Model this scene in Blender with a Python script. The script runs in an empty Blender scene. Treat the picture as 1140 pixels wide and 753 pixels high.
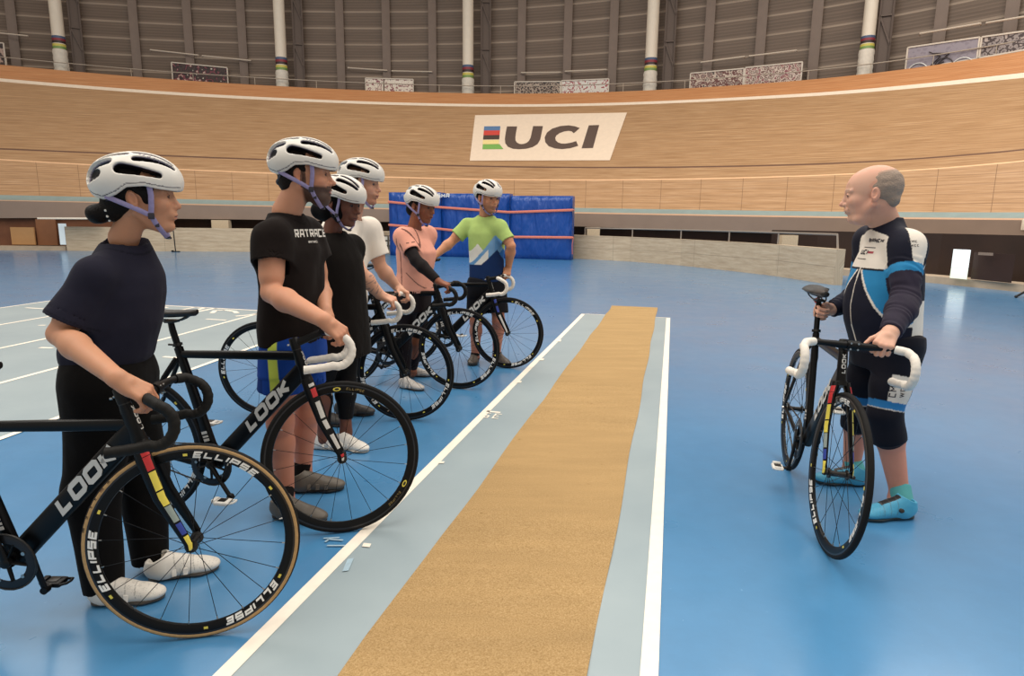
import bpy, bmesh, math, random
import numpy as np
from math import sin, cos, pi, radians as rad
from mathutils import Vector, Matrix, Quaternion
from mathutils.bvhtree import BVHTree
random.seed(7); rng = np.random.RandomState(5)
SC = bpy.context.scene
COL = SC.collection

# ------------------------------------------------------------------ camera
F, PITCH, ROLL, HCAM = 718.0, 0.1785, 0.0125, 1.36
def cam_axes():
    f = Vector((0, cos(PITCH), -sin(PITCH))); u = Vector((0, sin(PITCH), cos(PITCH))); x = Vector((1, 0, 0))
    c, s = cos(ROLL), sin(ROLL)
    return c*x + s*u, -s*x + c*u, f
RX, UP, FW = cam_axes()
CAMP = Vector((0, 0, HCAM))
def ray(px, py): return RX*((px-570)/F) - UP*((py-376.5)/F) + FW
def at(px, py, Y):                       # point of a photo feature at a known depth
    d = ray(px, py); return CAMP + d*(Y/d.y)
def ground(px, py, z=0.0):
    d = ray(px, py); return CAMP + d*((z-HCAM)/d.z)
cd = bpy.data.cameras.new('camera'); cam = bpy.data.objects.new('camera', cd); COL.objects.link(cam)
cam.matrix_world = Matrix(((RX.x, UP.x, -FW.x, 0), (RX.y, UP.y, -FW.y, 0), (RX.z, UP.z, -FW.z, HCAM), (0, 0, 0, 1)))
cd.sensor_fit = 'HORIZONTAL'; cd.sensor_width = 36; cd.lens = 36*F/1140; cd.clip_end = 300; cd.clip_start = .05
SC.camera = cam
SC.view_settings.view_transform = 'Standard'; SC.view_settings.look = 'None'
SC.view_settings.gamma = 1; SC.view_settings.use_curve_mapping = False
SC.view_settings.exposure = EXPO if 'EXPO' in globals() else 0.0

# ------------------------------------------------------------------ materials
def lin(h):
    if isinstance(h, str):
        h = [int(h[i:i+2], 16)/255 for i in (0, 2, 4)]
        h = [(c/12.92 if c <= .04045 else ((c+.055)/1.055)**2.4) for c in h]
    return tuple(h[:3])
class NT:
    def __init__(s, m): s.t = m.node_tree; s.n = s.t.nodes; s.l = s.t.links; s.b = s.n['Principled BSDF']
    def add(s, k, **kw):
        n = s.n.new(k)
        for a, v in kw.items():
            if a in n.inputs.keys(): n.inputs[a].default_value = v
            else: setattr(n, a, v)
        return n
    def link(s, a, b): s.l.new(a, b)
    def mix(s, fac, a, b, bt='MIX'):
        n = s.n.new('ShaderNodeMix'); n.data_type = 'RGBA'; n.blend_type = bt
        for i, v in ((0, fac), (6, a), (7, b)):
            if hasattr(v, 'is_linked') or hasattr(v, 'node'): s.link(v, n.inputs[i])
            else: n.inputs[i].default_value = v if i == 0 else (*lin(v), 1)
        return n.outputs[2]
    def ramp(s, v, stops, interp='LINEAR'):
        n = s.n.new('ShaderNodeValToRGB'); n.color_ramp.interpolation = interp
        e = n.color_ramp.elements
        while len(e) < len(stops): e.new(.5)
        for q, (p, c) in zip(e, stops):
            q.position = p; q.color = (*lin(c), 1) if not isinstance(c, (int, float)) else (c, c, c, 1)
        s.link(v, n.inputs[0]); return n.outputs[0]
    def math(s, op, a, b=0.0, c=None):
        n = s.n.new('ShaderNodeMath'); n.operation = op
        for i, v in enumerate((a, b) if c is None else (a, b, c)):
            if isinstance(v, (int, float)): n.inputs[i].default_value = v
            else: s.link(v, n.inputs[i])
        return n.outputs[0]
    def coord(s, which='Object', scale=(1, 1, 1), rot=(0, 0, 0)):
        tc = s.n.new('ShaderNodeTexCoord'); mp = s.n.new('ShaderNodeMapping')
        mp.inputs['Scale'].default_value = scale; mp.inputs['Rotation'].default_value = rot
        s.link(tc.outputs[which], mp.inputs[0]); return mp.outputs[0]
    def noise(s, vec, scale=5, detail=3, rough=.5):
        n = s.n.new('ShaderNodeTexNoise'); n.inputs['Scale'].default_value = scale
        n.inputs['Detail'].default_value = detail; n.inputs['Roughness'].default_value = rough
        s.link(vec, n.inputs['Vector']); return n.outputs['Fac']
    def bump(s, h, strength=.2, dist=.01):
        n = s.n.new('ShaderNodeBump'); n.inputs['Strength'].default_value = strength; n.inputs['Distance'].default_value = dist
        s.link(h, n.inputs['Height']); s.link(n.outputs[0], s.b.inputs['Normal'])
MATS = {}
def mat(name, color='808080', rough=.5, metal=0.0, var=.08, nscale=30, bump=0.0, bdist=.002, coat=0.0, spec=.5):
    """plain procedural material: base colour with slight noise variation and optional bump"""
    if name in MATS: return MATS[name]
    m = bpy.data.materials.new(name); m.use_nodes = True; t = NT(m); c = lin(color)
    v = t.coord('Object'); n = t.noise(v, nscale, 4)
    lo = tuple(x*(1-var) for x in c); hi = tuple(min(1, x*(1+var)) for x in c)
    o = t.ramp(n, [(.3, lo), (.7, hi)]); t.link(o, t.b.inputs['Base Color'])
    t.b.inputs['Roughness'].default_value = rough; t.b.inputs['Metallic'].default_value = metal
    t.b.inputs['Coat Weight'].default_value = coat; t.b.inputs['Coat Roughness'].default_value = .15
    t.b.inputs['Specular IOR Level'].default_value = spec
    if bump: t.bump(n, bump, bdist)
    MATS[name] = m; return m
def vmat(name, rough=.8, bscale=300, bstr=.15, bdist=.001, sheen=0.0, sub=0.0, folds=0.0, spec=.4):
    """material whose colour is the object's own 'Col' attribute (dye, skin, hair)"""
    if name in MATS: return MATS[name]
    m = bpy.data.materials.new(name); m.use_nodes = True; t = NT(m)
    a = t.add('ShaderNodeAttribute', attribute_name='Col')
    v = t.coord('Object'); n = t.noise(v, bscale, 3)
    var = t.ramp(t.noise(v, 14, 4), [(.3, .93), (.7, 1.0)])
    o = t.mix(1.0, a.outputs['Color'], var, 'MULTIPLY'); t.link(o, t.b.inputs['Base Color'])
    t.b.inputs['Roughness'].default_value = rough; t.b.inputs['Specular IOR Level'].default_value = spec
    if sheen: t.b.inputs['Sheen Weight'].default_value = sheen; t.b.inputs['Sheen Roughness'].default_value = .4
    if sub:
        t.b.inputs['Subsurface Weight'].default_value = sub; t.b.inputs['Subsurface Scale'].default_value = .008
        t.b.inputs['Subsurface Radius'].default_value = (1, .35, .2)
    if folds:
        f = t.noise(t.coord('Object', (1, 1, .7)), 8, 2, .45)
        h = t.math('ADD', t.math('MULTIPLY', n, .03), t.math('MULTIPLY', f, 1.0)); t.bump(h, folds, .03)
    elif bstr: t.bump(n, bstr, bdist)
    MATS[name] = m; return m

# ------------------------------------------------------------------ mesh helpers
def link(name, me, m=None, parent=None, smooth=True):
    o = bpy.data.objects.new(name, me); COL.objects.link(o)
    if m is not None:
        for x in (m if isinstance(m, (list, tuple)) else [m]): me.materials.append(x)
    if parent: o.parent = parent
    if smooth and len(me.polygons): me.polygons.foreach_set('use_smooth', [True]*len(me.polygons))
    return o
def auto_smooth(me, ang=40):
    try: me.set_sharp_from_angle(angle=rad(ang))
    except Exception: pass
def tag(o, label=None, cat=None, group=None, kind=None):
    if label: o['label'] = label
    if cat: o['category'] = cat
    if group: o['group'] = group
    if kind: o['kind'] = kind
    return o
def empty(name, loc=(0, 0, 0), rz=0.0):
    o = bpy.data.objects.new(name, None); COL.objects.link(o); o.location = loc; o.rotation_euler = (0, 0, rz)
    o.empty_display_size = .1; return o
def frame_from(t, up=Vector((0, 0, 1))):
    t = Vector(t).normalized(); up = Vector(up)
    if abs(t.dot(up)) > .98: up = Vector((1, 0, 0)) if abs(t.x) < .9 else Vector((0, 1, 0))
    a = up.cross(t).normalized(); return a, t.cross(a).normalized()
class MB:
    """collects shapes and links them as ONE mesh"""
    def __init__(s): s.v = []; s.f = []; s.mi = []; s.uv = {}
    def add(s, vs, fs, mi=0):
        o = len(s.v); s.v += [tuple(v) for v in vs]; s.f += [tuple(i+o for i in f) for f in fs]; s.mi += [mi]*len(fs); return s
    def box(s, lo, hi, mi=0, bev=0.0, M=None):
        bm = bmesh.new(); bmesh.ops.create_cube(bm, size=1)
        lo, hi = Vector(lo), Vector(hi)
        for v in bm.verts: v.co = Vector((lo[i]+(hi[i]-lo[i])*(v.co[i]+.5) for i in range(3)))
        if bev: bmesh.ops.bevel(bm, geom=bm.edges[:], offset=bev, segments=2, affect='EDGES', profile=.5)
        if M is not None: bmesh.ops.transform(bm, matrix=M, verts=bm.verts)
        bm.verts.index_update(); s.add([v.co for v in bm.verts], [[v.index for v in f.verts] for f in bm.faces], mi); bm.free(); return s
    def beam(s, a, b, w, h, mi=0, bev=0.0, up=(0, 0, 1)):
        a, b = Vector(a), Vector(b); t = (b-a); L = t.length; x, y = frame_from(t, up); z = t.normalized()
        M = Matrix(((x.x, y.x, z.x, a.x), (x.y, y.y, z.y, a.y), (x.z, y.z, z.z, a.z), (0, 0, 0, 1)))
        return s.box((-w/2, -h/2, 0), (w/2, h/2, L), mi, bev, M)
    def tube(s, pts, r, n=12, mi=0, closed=False, up=(0, 0, 1), caps=True, pw=2.0):
        """sweep; r is a number, (ra, rb) or a list of those per point (ra along side axis, rb along up axis)"""
        pts = [Vector(p) for p in pts]; k = len(pts)
        rs = [r]*k if not isinstance(r, list) else r
        rs = [(q, q) if isinstance(q, (int, float)) else q for q in rs]
        vs = []; fr = None
        for i, p in enumerate(pts):
            if closed: t = pts[(i+1) % k]-pts[i-1]
            else: t = pts[min(i+1, k-1)]-pts[max(i-1, 0)]
            t.normalize()
            if fr is None: a, b = frame_from(t, up)
            else:
                a = fr - t*fr.dot(t); a.normalize(); b = t.cross(a).normalized()
            fr = a
            for j in range(n):
                c, d = cos(2*pi*j/n), sin(2*pi*j/n)
                if pw != 2.0:
                    c = math.copysign(abs(c)**(2/pw), c); d = math.copysign(abs(d)**(2/pw), d)
                vs.append(p + a*(c*rs[i][0]) + b*(d*rs[i][1]))
        fs = []
        for i in range(k if closed else k-1):
            q = (i+1) % k
            for j in range(n): fs.append((i*n+j, i*n+(j+1) % n, q*n+(j+1) % n, q*n+j))
        if caps and not closed:
            fs.append(tuple(range(n))[::-1]); fs.append(tuple((k-1)*n+j for j in range(n)))
        return s.add(vs, fs, mi)
    def lathe(s, prof, origin=(0, 0, 0), axis=(0, 0, 1), n=32, mi=0, closed=False, mis=None, arc=None):
        """prof: list of (radius, height along axis)"""
        o = Vector(origin); z = Vector(axis).normalized(); x, y = frame_from(z, (0, 0, 1) if abs(z.z) < .9 else (1, 0, 0))
        vs = []; k = len(prof)
        for j in range(n):
            a = 2*pi*j/n; d = x*cos(a)+y*sin(a)
            for (r, h) in prof: vs.append(o + d*r + z*h)
        for i in range(k if closed else k-1):
            fs = []
            q = (i+1) % k
            for j in range(n):
                m2 = (j+1) % n; fs.append((j*k+i, m2*k+i, m2*k+q, j*k+q))
            if i == 0: s.add(vs, fs, mis[i] if mis else mi); base = len(s.v)-len(vs)
            else:
                s.f += [tuple(t+base for t in f) for f in fs]; s.mi += [mis[i] if mis else mi]*len(fs)
        return s
    def poly(s, pts, mi=0, thick=0.0, n=None):
        pts = [Vector(p) for p in pts]; k = len(pts)
        if not thick: return s.add(pts, [tuple(range(k))], mi)
        nn = Vector(n).normalized()*thick
        return s.add(pts+[p-nn for p in pts], [tuple(range(k)), tuple(range(k, 2*k))[::-1]]+[(i, i+k, (i+1) % k+k, (i+1) % k) for i in range(k)], mi)
    def sphere(s, c, r, mi=0, n=12, M=None):
        bm = bmesh.new(); bmesh.ops.create_uvsphere(bm, u_segments=n, v_segments=max(6, n*2//3), radius=1)
        r = (r, r, r) if isinstance(r, (int, float)) else r
        for v in bm.verts:
            q = Vector((v.co.x*r[0], v.co.y*r[1], v.co.z*r[2])); q = (M @ q) if M is not None else q; v.co = q+Vector(c)
        bm.verts.index_update(); s.add([v.co for v in bm.verts], [[v.index for v in f.verts] for f in bm.faces], mi); bm.free(); return s
    def xf(s, M): s.v = [tuple(M @ Vector(v)) for v in s.v]; return s
    def mesh(s, name):
        me = bpy.data.meshes.new(name); me.from_pydata(s.v, [], s.f); me.polygons.foreach_set('material_index', s.mi); me.validate(); me.update(); return me
    def build(s, name, m, parent=None, smooth=True, ang=35, fixn=True):
        me = s.mesh(name)
        if fixn:
            bm = bmesh.new(); bm.from_mesh(me); bmesh.ops.recalc_face_normals(bm, faces=bm.faces); bm.to_mesh(me); bm.free()
        o = link(name, me, m, parent, smooth)
        if smooth: auto_smooth(me, ang)
        return o

# stroke lettering: every glyph is a set of polylines in a 1-high box
GL = {
 'L': (.62, [([(0, 1), (0, 0), (.62, 0)], 0)]),
 'O': (.78, [([(.12, 0), (.66, 0), (.78, .14), (.78, .86), (.66, 1), (.12, 1), (0, .86), (0, .14)], 1)]),
 'K': (.72, [([(0, 0), (0, 1)], 0), ([(.72, 1), (.12, .5), (.72, 0)], 0)]),
 'D': (.62, [([(0, 0), (.48, 0), (.62, .15), (.62, .85), (.48, 1), (0, 1)], 1)]),
 'E': (.58, [([(.58, 1), (0, 1), (0, 0), (.58, 0)], 0), ([(0, .5), (.5, .5)], 0)]),
 'I': (.0, [([(0, 0), (0, 1)], 0)]),
 'P': (.6, [([(0, 0), (0, 1), (.6, 1), (.6, .45), (0, .45)], 0)]),
 'S': (.6, [([(.6, 1), (0, 1), (0, .52), (.6, .52), (.6, 0), (0, 0)], 0)]),
 'R': (.62, [([(0, 0), (0, 1), (.62, 1), (.62, .48), (0, .48)], 0), ([(.22, .48), (.62, 0)], 0)]),
 'A': (.66, [([(0, 0), (.12, 1), (.66, 1), (.66, 0)], 0), ([(.05, .42), (.66, .42)], 0)]),
 'T': (.64, [([(0, 1), (.64, 1)], 0), ([(.32, 1), (.32, 0)], 0)]),
 'C': (.64, [([(.64, 1), (0, 1), (0, 0), (.64, 0)], 0)]),
 'M': (.8, [([(0, 0), (0, 1), (.4, .45), (.8, 1), (.8, 0)], 0)]),
 'V': (.66, [([(0, 1), (.33, 0), (.66, 1)], 0)]),
 'U': (.66, [([(0, 1), (0, 0), (.66, 0), (.66, 1)], 0)]),
 'W': (.9, [([(0, 1), (.22, 0), (.45, .8), (.68, 0), (.9, 1)], 0)]),
 'B': (.6, [([(0, 0), (0, 1), (.5, 1), (.58, .88), (.58, .62), (.48, .52), (.6, .42), (.6, .1), (.52, 0), (0, 0)], 0), ([(0, .52), (.48, .52)], 0)]),
 'N': (.66, [([(0, 0), (0, 1), (.66, 0), (.66, 1)], 0)]),
 'H': (.64, [([(0, 0), (0, 1)], 0), ([(.64, 0), (.64, 1)], 0), ([(0, .5), (.64, .5)], 0)]),
 '3': (.6, [([(0, 1), (.6, 1), (.6, 0), (0, 0)], 0), ([(.15, .5), (.6, .5)], 0)]),
 '5': (.6, [([(.6, 1), (0, 1), (0, .55), (.6, .55), (.6, 0), (0, 0)], 0)]),
 '2': (.6, [([(0, 1), (.6, 1), (.6, .5), (0, .5), (0, 0), (.6, 0)], 0)]),
 '1': (.2, [([(0, .8), (.2, 1), (.2, 0)], 0)]),
}
def ribbon(pts, w, closed):
    """flat mitred stroke -> (verts2d, quads)"""
    P = [Vector(p) for p in pts]; n = len(P); vs = []; fs = []
    for i in range(n):
        a = P[i-1] if (closed or i > 0) else None; b = P[(i+1) % n] if (closed or i < n-1) else None
        d1 = (P[i]-a).normalized() if a is not None else None; d2 = (b-P[i]).normalized() if b is not None else None
        if d1 is None: d1 = d2; p0 = P[i]-d2*w/2*0
        if d2 is None: d2 = d1
        n1 = Vector((-d1.y, d1.x)); n2 = Vector((-d2.y, d2.x)); m = (n1+n2)
        if m.length < 1e-3: m = n1.copy()
        m.normalize(); k = w/2/max(.35, m.dot(n1))
        vs += [P[i]+m*k, P[i]-m*k]
    for i in range(n if closed else n-1):
        q = (i+1) % n; fs.append((2*i, 2*i+1, 2*q+1, 2*q))
    return vs, fs
def lettering(txt, h, stroke=.2, gap=.2, slant=0.0, wide=1.0, sub=0):
    """2-D lettering: list of (x, y) verts and faces, left aligned, baseline 0; total width returned"""
    V = []; Fs = []; x = 0.0
    for ch in txt:
        if ch == ' ': x += .5; continue
        w, st = GL[ch]; s2 = stroke/2
        for pts, cl in st:
            pts = [(x+s2+px*wide, s2+py*(1-stroke)) for px, py in pts]
            v, f = ribbon(pts, stroke, cl)
            if sub:   # cut strokes into short pieces so they can follow curved surfaces
                nv = []; nf = []
                for q in f:
                    a, b, c, d = (v[i] for i in q); k = max(1, int(((a+b)-(c+d)).length/2/sub))
                    o = len(nv)
                    for i in range(k+1):
                        t = i/k; nv += [a.lerp(d, t), b.lerp(c, t)]
                    nf += [(o+2*i, o+2*i+1, o+2*i+3, o+2*i+2) for i in range(k)]
                v, f = nv, nf
            o = len(V); V += [((p.x+slant*p.y)*h, p.y*h) for p in v]; Fs += [tuple(i+o for i in q) for q in f]
        x += w*wide+stroke+gap
    return V, Fs, (x-gap)*h
def place_letters(mb, L, fn, mi=0, thick=.0006):
    """fn maps (x, y) -> (point, normal); letters get real thickness"""
    V, Fs, _ = L; n = len(V); vs = []; lo = []
    for x, y in V:
        p, nn = fn(x, y); p = Vector(p); nn = Vector(nn); vs.append(p+nn*thick); lo.append(p-nn*thick*.5)
    mb.add(vs+lo, list(Fs)+[tuple(i+n for i in f[::-1]) for f in Fs]+[g for f in Fs for g in ((f[0], f[0]+n, f[1]+n, f[1]), (f[2], f[2]+n, f[3]+n, f[3]))], mi)
# ================================================================== BICYCLES
WR = .336
M_carbon = mat('black_gloss_paint', '070708', .36, 0, .1, 40, spec=.22)
M_carbon2 = mat('black_satin_paint', '0a0a0b', .42, 0, .1, 40, spec=.22)
M_rim = mat('black_rim', '080809', .4, 0, .1, 60, spec=.2)
M_brake = mat('brushed_rim_edge', '3a3a3c', .3, .8)
M_tyre = mat('black_rubber', '12100f', .75, 0, .15, 120, .2, spec=.25)
M_tan = mat('tan_sidewall', 'b08d5e', .8, 0, .12, 90)
M_steel = mat('steel', 'a9a7a3', .28, 1.0, .05)
M_dark = mat('dark_steel', '3b3a39', .4, .9, .1)
M_spoke = mat('black_spoke', '0d0d0e', .35, .5)
M_wtape = mat('white_bar_tape', 'e4dcd0', .6, 0, .05, 80, .3)
M_ktape = mat('black_bar_tape', '12100d', .62, 0, .2, 80, .4, spec=.25)
M_white = mat('white_paint', 'e9e6df', .45, 0, .03)
M_grey = mat('silver_letter', 'c9c6bf', .45, 0, .05)
M_saddle = mat('black_saddle_cover', '1c1815', .5, 0, .15, 60, .1)
M_red = mat('red_paint', 'c22a2c', .4); M_yel = mat('yellow_paint', 'e2cf52', .4)
M_blu = mat('blue_paint', '2a3f96', .4); M_gry = mat('grey_paint', '8e9a93', .4)
M_wplastic = mat('white_pedal', 'd9d6cf', .4, 0, .05); M_redlamp = mat('red_plastic', 'd83a2c', .35)
M_ring = mat('dark_chainring', '2a2a2c', .35, .6)
CACHE = {}
def cached(key, fn):
    """mesh data is shared between bicycles"""
    if key not in CACHE: CACHE[key] = fn()
    return CACHE[key]
def part(name, key, fn, m, parent, ang=35, smooth=True):
    def mk():
        mb = fn(); me = mb.mesh(key)
        bm = bmesh.new(); bm.from_mesh(me); bmesh.ops.recalc_face_normals(bm, faces=bm.faces); bm.to_mesh(me); bm.free()
        for x in (m if isinstance(m, (list, tuple)) else [m]): me.materials.append(x)
        if smooth:
            me.polygons.foreach_set('use_smooth', [True]*len(me.polygons)); auto_smooth(me, ang)
        return me
    o = bpy.data.objects.new(name, cached(key, mk)); COL.objects.link(o); o.parent = parent; return o

def wheel_rim():
    prof = [(.286, 0), (.288, .006), (.300, .0105), (.314, .011), (.3225, .0105), (.3225, .006), (.316, 0), (.3225, -.006), (.3225, -.0105), (.314, -.011), (.300, -.0105), (.288, -.006)]
    return MB().lathe(prof, (0, 0, 0), (0, 1, 0), 72, 0, True, [0, 0, 0, 1, 0, 0, 0, 0, 1, 0, 0, 0])
def tyre(tan):
    c, r = .3245, .0115; prof = []; mis = []
    for i in range(16):
        a = 2*pi*i/16 + pi/16; prof.append((c+r*cos(a), r*sin(a)*1.02))
        am = math.degrees(a+pi/16) % 360; mis.append(1 if (tan and (50 < am < 165 or 195 < am < 310)) else 0)
    return MB().lathe(prof, (0, 0, 0), (0, 1, 0), 72, 0, True, mis)
def spoke(i, n, side, cross):
    a = 2*pi*i/n; s = side
    mb = MB(); hr = .020; a0 = a + cross*(1 if (i//2) % 2 else -1)
    p0 = Vector((hr*cos(a0), s*.034, hr*sin(a0))); p1 = Vector((.289*cos(a), s*.002, .289*sin(a)))
    mb.tube([p0, p1], .0012, 6, 0); q = p1+(p0-p1).normalized()*.012
    mb.tube([p1, q], .0021, 6, 1); return mb
def hub(rear):
    mb = MB(); w = .060 if rear else .050
    mb.lathe([(0, -w), (.009, -w), (.010, -.040), (.021, -.038), (.021, -.032), (.013, -.028), (.011, 0), (.013, .028), (.021, .032), (.021, .038), (.010, .040), (.009, w), (0, w)], (0, 0, 0), (0, 1, 0), 20)
    mb.lathe([(0, -w-.008), (.007, -w-.008), (.009, -w), (0, -w)], (0, 0, 0), (0, 1, 0), 8, 1)
    mb.lathe([(0, w+.008), (.007, w+.008), (.009, w), (0, w)], (0, 0, 0), (0, 1, 0), 8, 1)
    return mb
def rim_text(kind):
    mb = MB()
    for side in (-1, 1):
        if kind == 'ellipse':
            L = lettering('ELLIPSE', .0235, .27, .24, .30, 1.6, .35)
            for k in range(3):
                a0 = rad(90+58) - k*2*pi/3
                def fn(x, y, a0=a0, side=side):
                    r = .2885+y; a = a0 - x/.302 if side < 0 else pi-a0 + x/.302
                    yy = float(np.interp(r, [.286, .288, .300, .314], [.004, .006, .0105, .011]))
                    return (r*cos(a), side*(yy+.0007), r*sin(a)), (0, side, 0)
                place_letters(mb, L, fn, 0)
                for da, mi in ((.07, 1), (-.93, 1)):
                    a = (a0+da) if side < 0 else pi-a0-da
                    vs = [((.297+dr)*cos(a+dq), side*.0112, (.297+dr)*sin(a+dq)) for dr, dq in ((0, -.022), (.008, -.022), (.008, .022), (0, .022))]
                    mb.poly(vs, mi, .0008, (0, side, 0))
        else:
            L = lettering('ELLIPSE', .0105, .2, .3, .2, 1.15, .35)
            for k in range(3):
                a0 = rad(28+68) - k*2*pi/3
                def fn(x, y, a0=a0, side=side):
                    r = .2985+y; a = a0 - x/.302 if side < 0 else pi-a0 + x/.302
                    return (r*cos(a), side*.0112, r*sin(a)), (0, side, 0)
                place_letters(mb, L, fn, 2)
                am = a0+.13 if side < 0 else pi-a0-.13
                for rr, mi, off in ((1.0, 1, 0), (.6, 3, .0005)):
                    vs = [((.302+rr*.0085*cos(t))*cos(am+rr*.055*sin(t)), side*(.0114+off), (.302+rr*.0085*cos(t))*sin(am+rr*.055*sin(t))) for t in [2*pi*q/16 for q in range(16)]]
                    mb.poly(vs, mi, .0008, (0, side, 0))
    return mb
M_gold = mat('dull_gold_letter', '7d6a3c', .5)
def make_wheel(name, root, centre, rear, kind, tan, rot):
    w = part(name, 'rim', wheel_rim, [M_rim, M_brake], root, 25)
    w.location = centre; w.rotation_euler = (0, rot, 0)
    part('tyre', 'tyre%d' % tan, lambda: tyre(tan), [M_tyre, M_tan], w)
    part('hub', 'hub%d' % rear, lambda: hub(rear), [M_dark, M_steel], w)
    n = 20
    for i in range(n):
        s = 1 if i % 2 else -1
        part('spoke', 'spoke%d_%d' % (rear, i), lambda: spoke(i, n, s, .9 if rear else 0.0), [M_spoke, M_steel], w)
    if kind: part('rim_lettering', 'rt'+kind, lambda: rim_text(kind), [M_white, M_yel, M_gold, M_white] if kind == 'ellipse' else [M_white, M_yel, M_gold, M_dark], w, smooth=False)
    if tan: part('tyre_label', 'tyl', tyre_label, [mat('tyre_print', '4a2018', .7), M_tyre], w, smooth=False)
    return w
def tyre_label():
    mb = MB()
    for k, (a, l, mi) in enumerate(((196, .03, 1), (201, .05, 0), (208, .02, 1), (213, .02, 1), (219, .03, 1), (226, .05, 1))):
        for q in range(6):
            t0 = rad(a)+l*q/6; t1 = rad(a)+l*(q+1)/6*.96
            vs = [(.3245*cos(t0)-0*1, -.0118, .3245*sin(t0)), (.3245*cos(t1), -.0118, .3245*sin(t1)), (.330*cos(t1), -.0106, .330*sin(t1)), (.330*cos(t0), -.0106, .330*sin(t0))]
            mb.poly(vs, mi, .0006, (0, -1, 0))
    return mb

# geometry in the plane of the bicycle: x forward, z up, origin on the ground below the bottom bracket
BB = Vector((0, 0, .285)); FA = Vector((.588, 0, WR)); RA = Vector((-.385, 0, WR))
HA = rad(74.0)                                   # head angle
hd = Vector((-cos(HA), 0, sin(HA)))              # up the steering axis
CR = FA + Vector((-.043*sin(HA), 0, -.043*cos(HA))) + hd*.372       # fork crown
HB = CR + hd*.012; HT = HB + hd*.118
st = Vector((-cos(rad(74.5)), 0, sin(rad(74.5)))); SC_ = BB + st*.515   # seat cluster
def lofted(a, b, ra, rb, n=16, k=8, pw=2.6, mi=0, mb=None):
    mb = mb or MB(); a, b = Vector(a), Vector(b)
    pts = [a.lerp(b, i/k) for i in range(k+1)]; rs = [(ra[0]+(rb[0]-ra[0])*i/k, ra[1]+(rb[1]-ra[1])*i/k) for i in range(k+1)]
    return mb.tube(pts, rs, n, mi, up=(0, 0, 1) if abs((b-a).normalized().z) < .9 else (-1, 0, 0), pw=pw)
def frame_mesh(low):
    mb = MB(); sc = SC_-st*low
    lofted(BB-st*.01, sc+st*.02, (.017, .026), (.0155, .019), mb=mb)                 # seat tube
    lofted(sc-st*.012, HT-hd*(.022+low), (.014, .017), (.0145, .021), mb=mb)               # top tube
    lofted(BB+Vector((.005, 0, 0)), HB+hd*.035, (.021, .037), (.018, .036), pw=3.2, mb=mb)   # deep down tube
    mb.tube([HB-hd*.006, HB+hd*.02, HT-hd*.02, HT+hd*.006], [(.022, .026), (.020, .025), (.019, .022), (.018, .018)], 20)
    mb.lathe([(0, -.036), (.024, -.036), (.024, .036), (0, .036)], BB, (0, 1, 0), 24)
    for s in (-1, 1):
        mb.tube([BB+Vector((-.02, s*.02, 0)), BB+Vector((-.10, s*.038, .006)), RA+Vector((.10, s*.05, -.004)), RA+Vector((.02, s*.057, 0))], [(.011, .016), (.010, .015), (.0085, .012), (.007, .010)], 10)
        mb.tube([sc+Vector((-.01, s*.012, -.03)), sc.lerp(RA, .25)+Vector((0, s*.032, 0)), sc.lerp(RA, .75)+Vector((0, s*.05, 0)), RA+Vector((.012, s*.057, .02))], [(.008, .013), (.0075, .012), (.007, .010), (.006, .009)], 10)
        mb.box(RA+Vector((-.035, s*.057-.003, -.012)), RA+Vector((.03, s*.057+.003, .016)), bev=.002)
    return mb
def fork_mesh():
    mb = MB()
    mb.tube([CR-hd*.012+Vector((.003, 0, 0)), HB-hd*.004], [(.030, .026), (.023, .026)], 16, pw=2.4)
    for s in (-1, 1):
        mb.tube([CR+Vector((0, s*.020, .004)), CR-hd*.05+Vector((.006, s*.033, 0)), FA.lerp(CR, .5)+Vector((-.010, s*.046, 0)), FA+Vector((-.004, s*.052, .018)), FA+Vector((0, s*.053, -.010))],
                [(.015, .022), (.012, .026), (.010, .021), (.007, .014), (.006, .010)], 12, up=(1, 0, 0))
    return mb
def frame_axis_fn(a, b, side, off, zoff=0.0):
    """maps lettering x along a->b, y across, on the side face of a tube"""
    a, b = Vector(a), Vector(b); t = (b-a).normalized(); up = Vector((-t.z, 0, t.x)); n = Vector((0, side, 0))
    return lambda x, y: (a+t*x+up*(y+zoff)+n*off, n)
def look_letters(side):
    mb = MB(); H = .055; L = lettering('LOOK', H, .30, .13, .35, 1.25, .5)
    t = (HB+hd*.035-BB).normalized(); a = BB+t*.235; b = BB+t*.6
    if side < 0: fn = frame_axis_fn(a, b, -1, .0208, -.0265)
    else: fn = frame_axis_fn(b, a, 1, .0208, -.0265); 
    if side > 0:
        f0 = frame_axis_fn(BB+t*.475, BB, 1, .0208, 0)
        fn = lambda x, y: f0(x, y-.0285)
    place_letters(mb, L, fn); return mb
def head_letters():
    mb = MB(); L = lettering('LOOK', .016, .26, .22, 0, 1.2, .5)
    for fx in (0,):
        a = HB+hd*.030; n = Vector((sin(HA), 0, cos(HA)))
        def fn(x, y): 
            ang = -(y-.008)/.020
            q = .0008+float(np.interp(x+.03, [0, .02, .098, .124], [.026, .025, .022, .018])); q2 = .0008+float(np.interp(x+.03, [0, .02, .098, .124], [.022, .020, .019, .018]))
            return a+hd*x+Vector((cos(ang)*n.x*q, sin(ang)*q2, cos(ang)*n.z*q)), (n.x, sin(ang), n.z)
        place_letters(mb, L, fn)
    return mb
def seat_stripes():
    mb = MB()
    for i, (z, w) in enumerate(((.10, .012), (.118, .008), (.134, .012))):
        for s in (-1, 1):
            p = BB+st*z; q = BB+st*(z+w)
            mb.beam(p+Vector((-.002, s*.0168, 0)), q+Vector((-.002, s*.0168, 0)), .0016, .026, 0, up=(1, 0, 0))
    return mb
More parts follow.
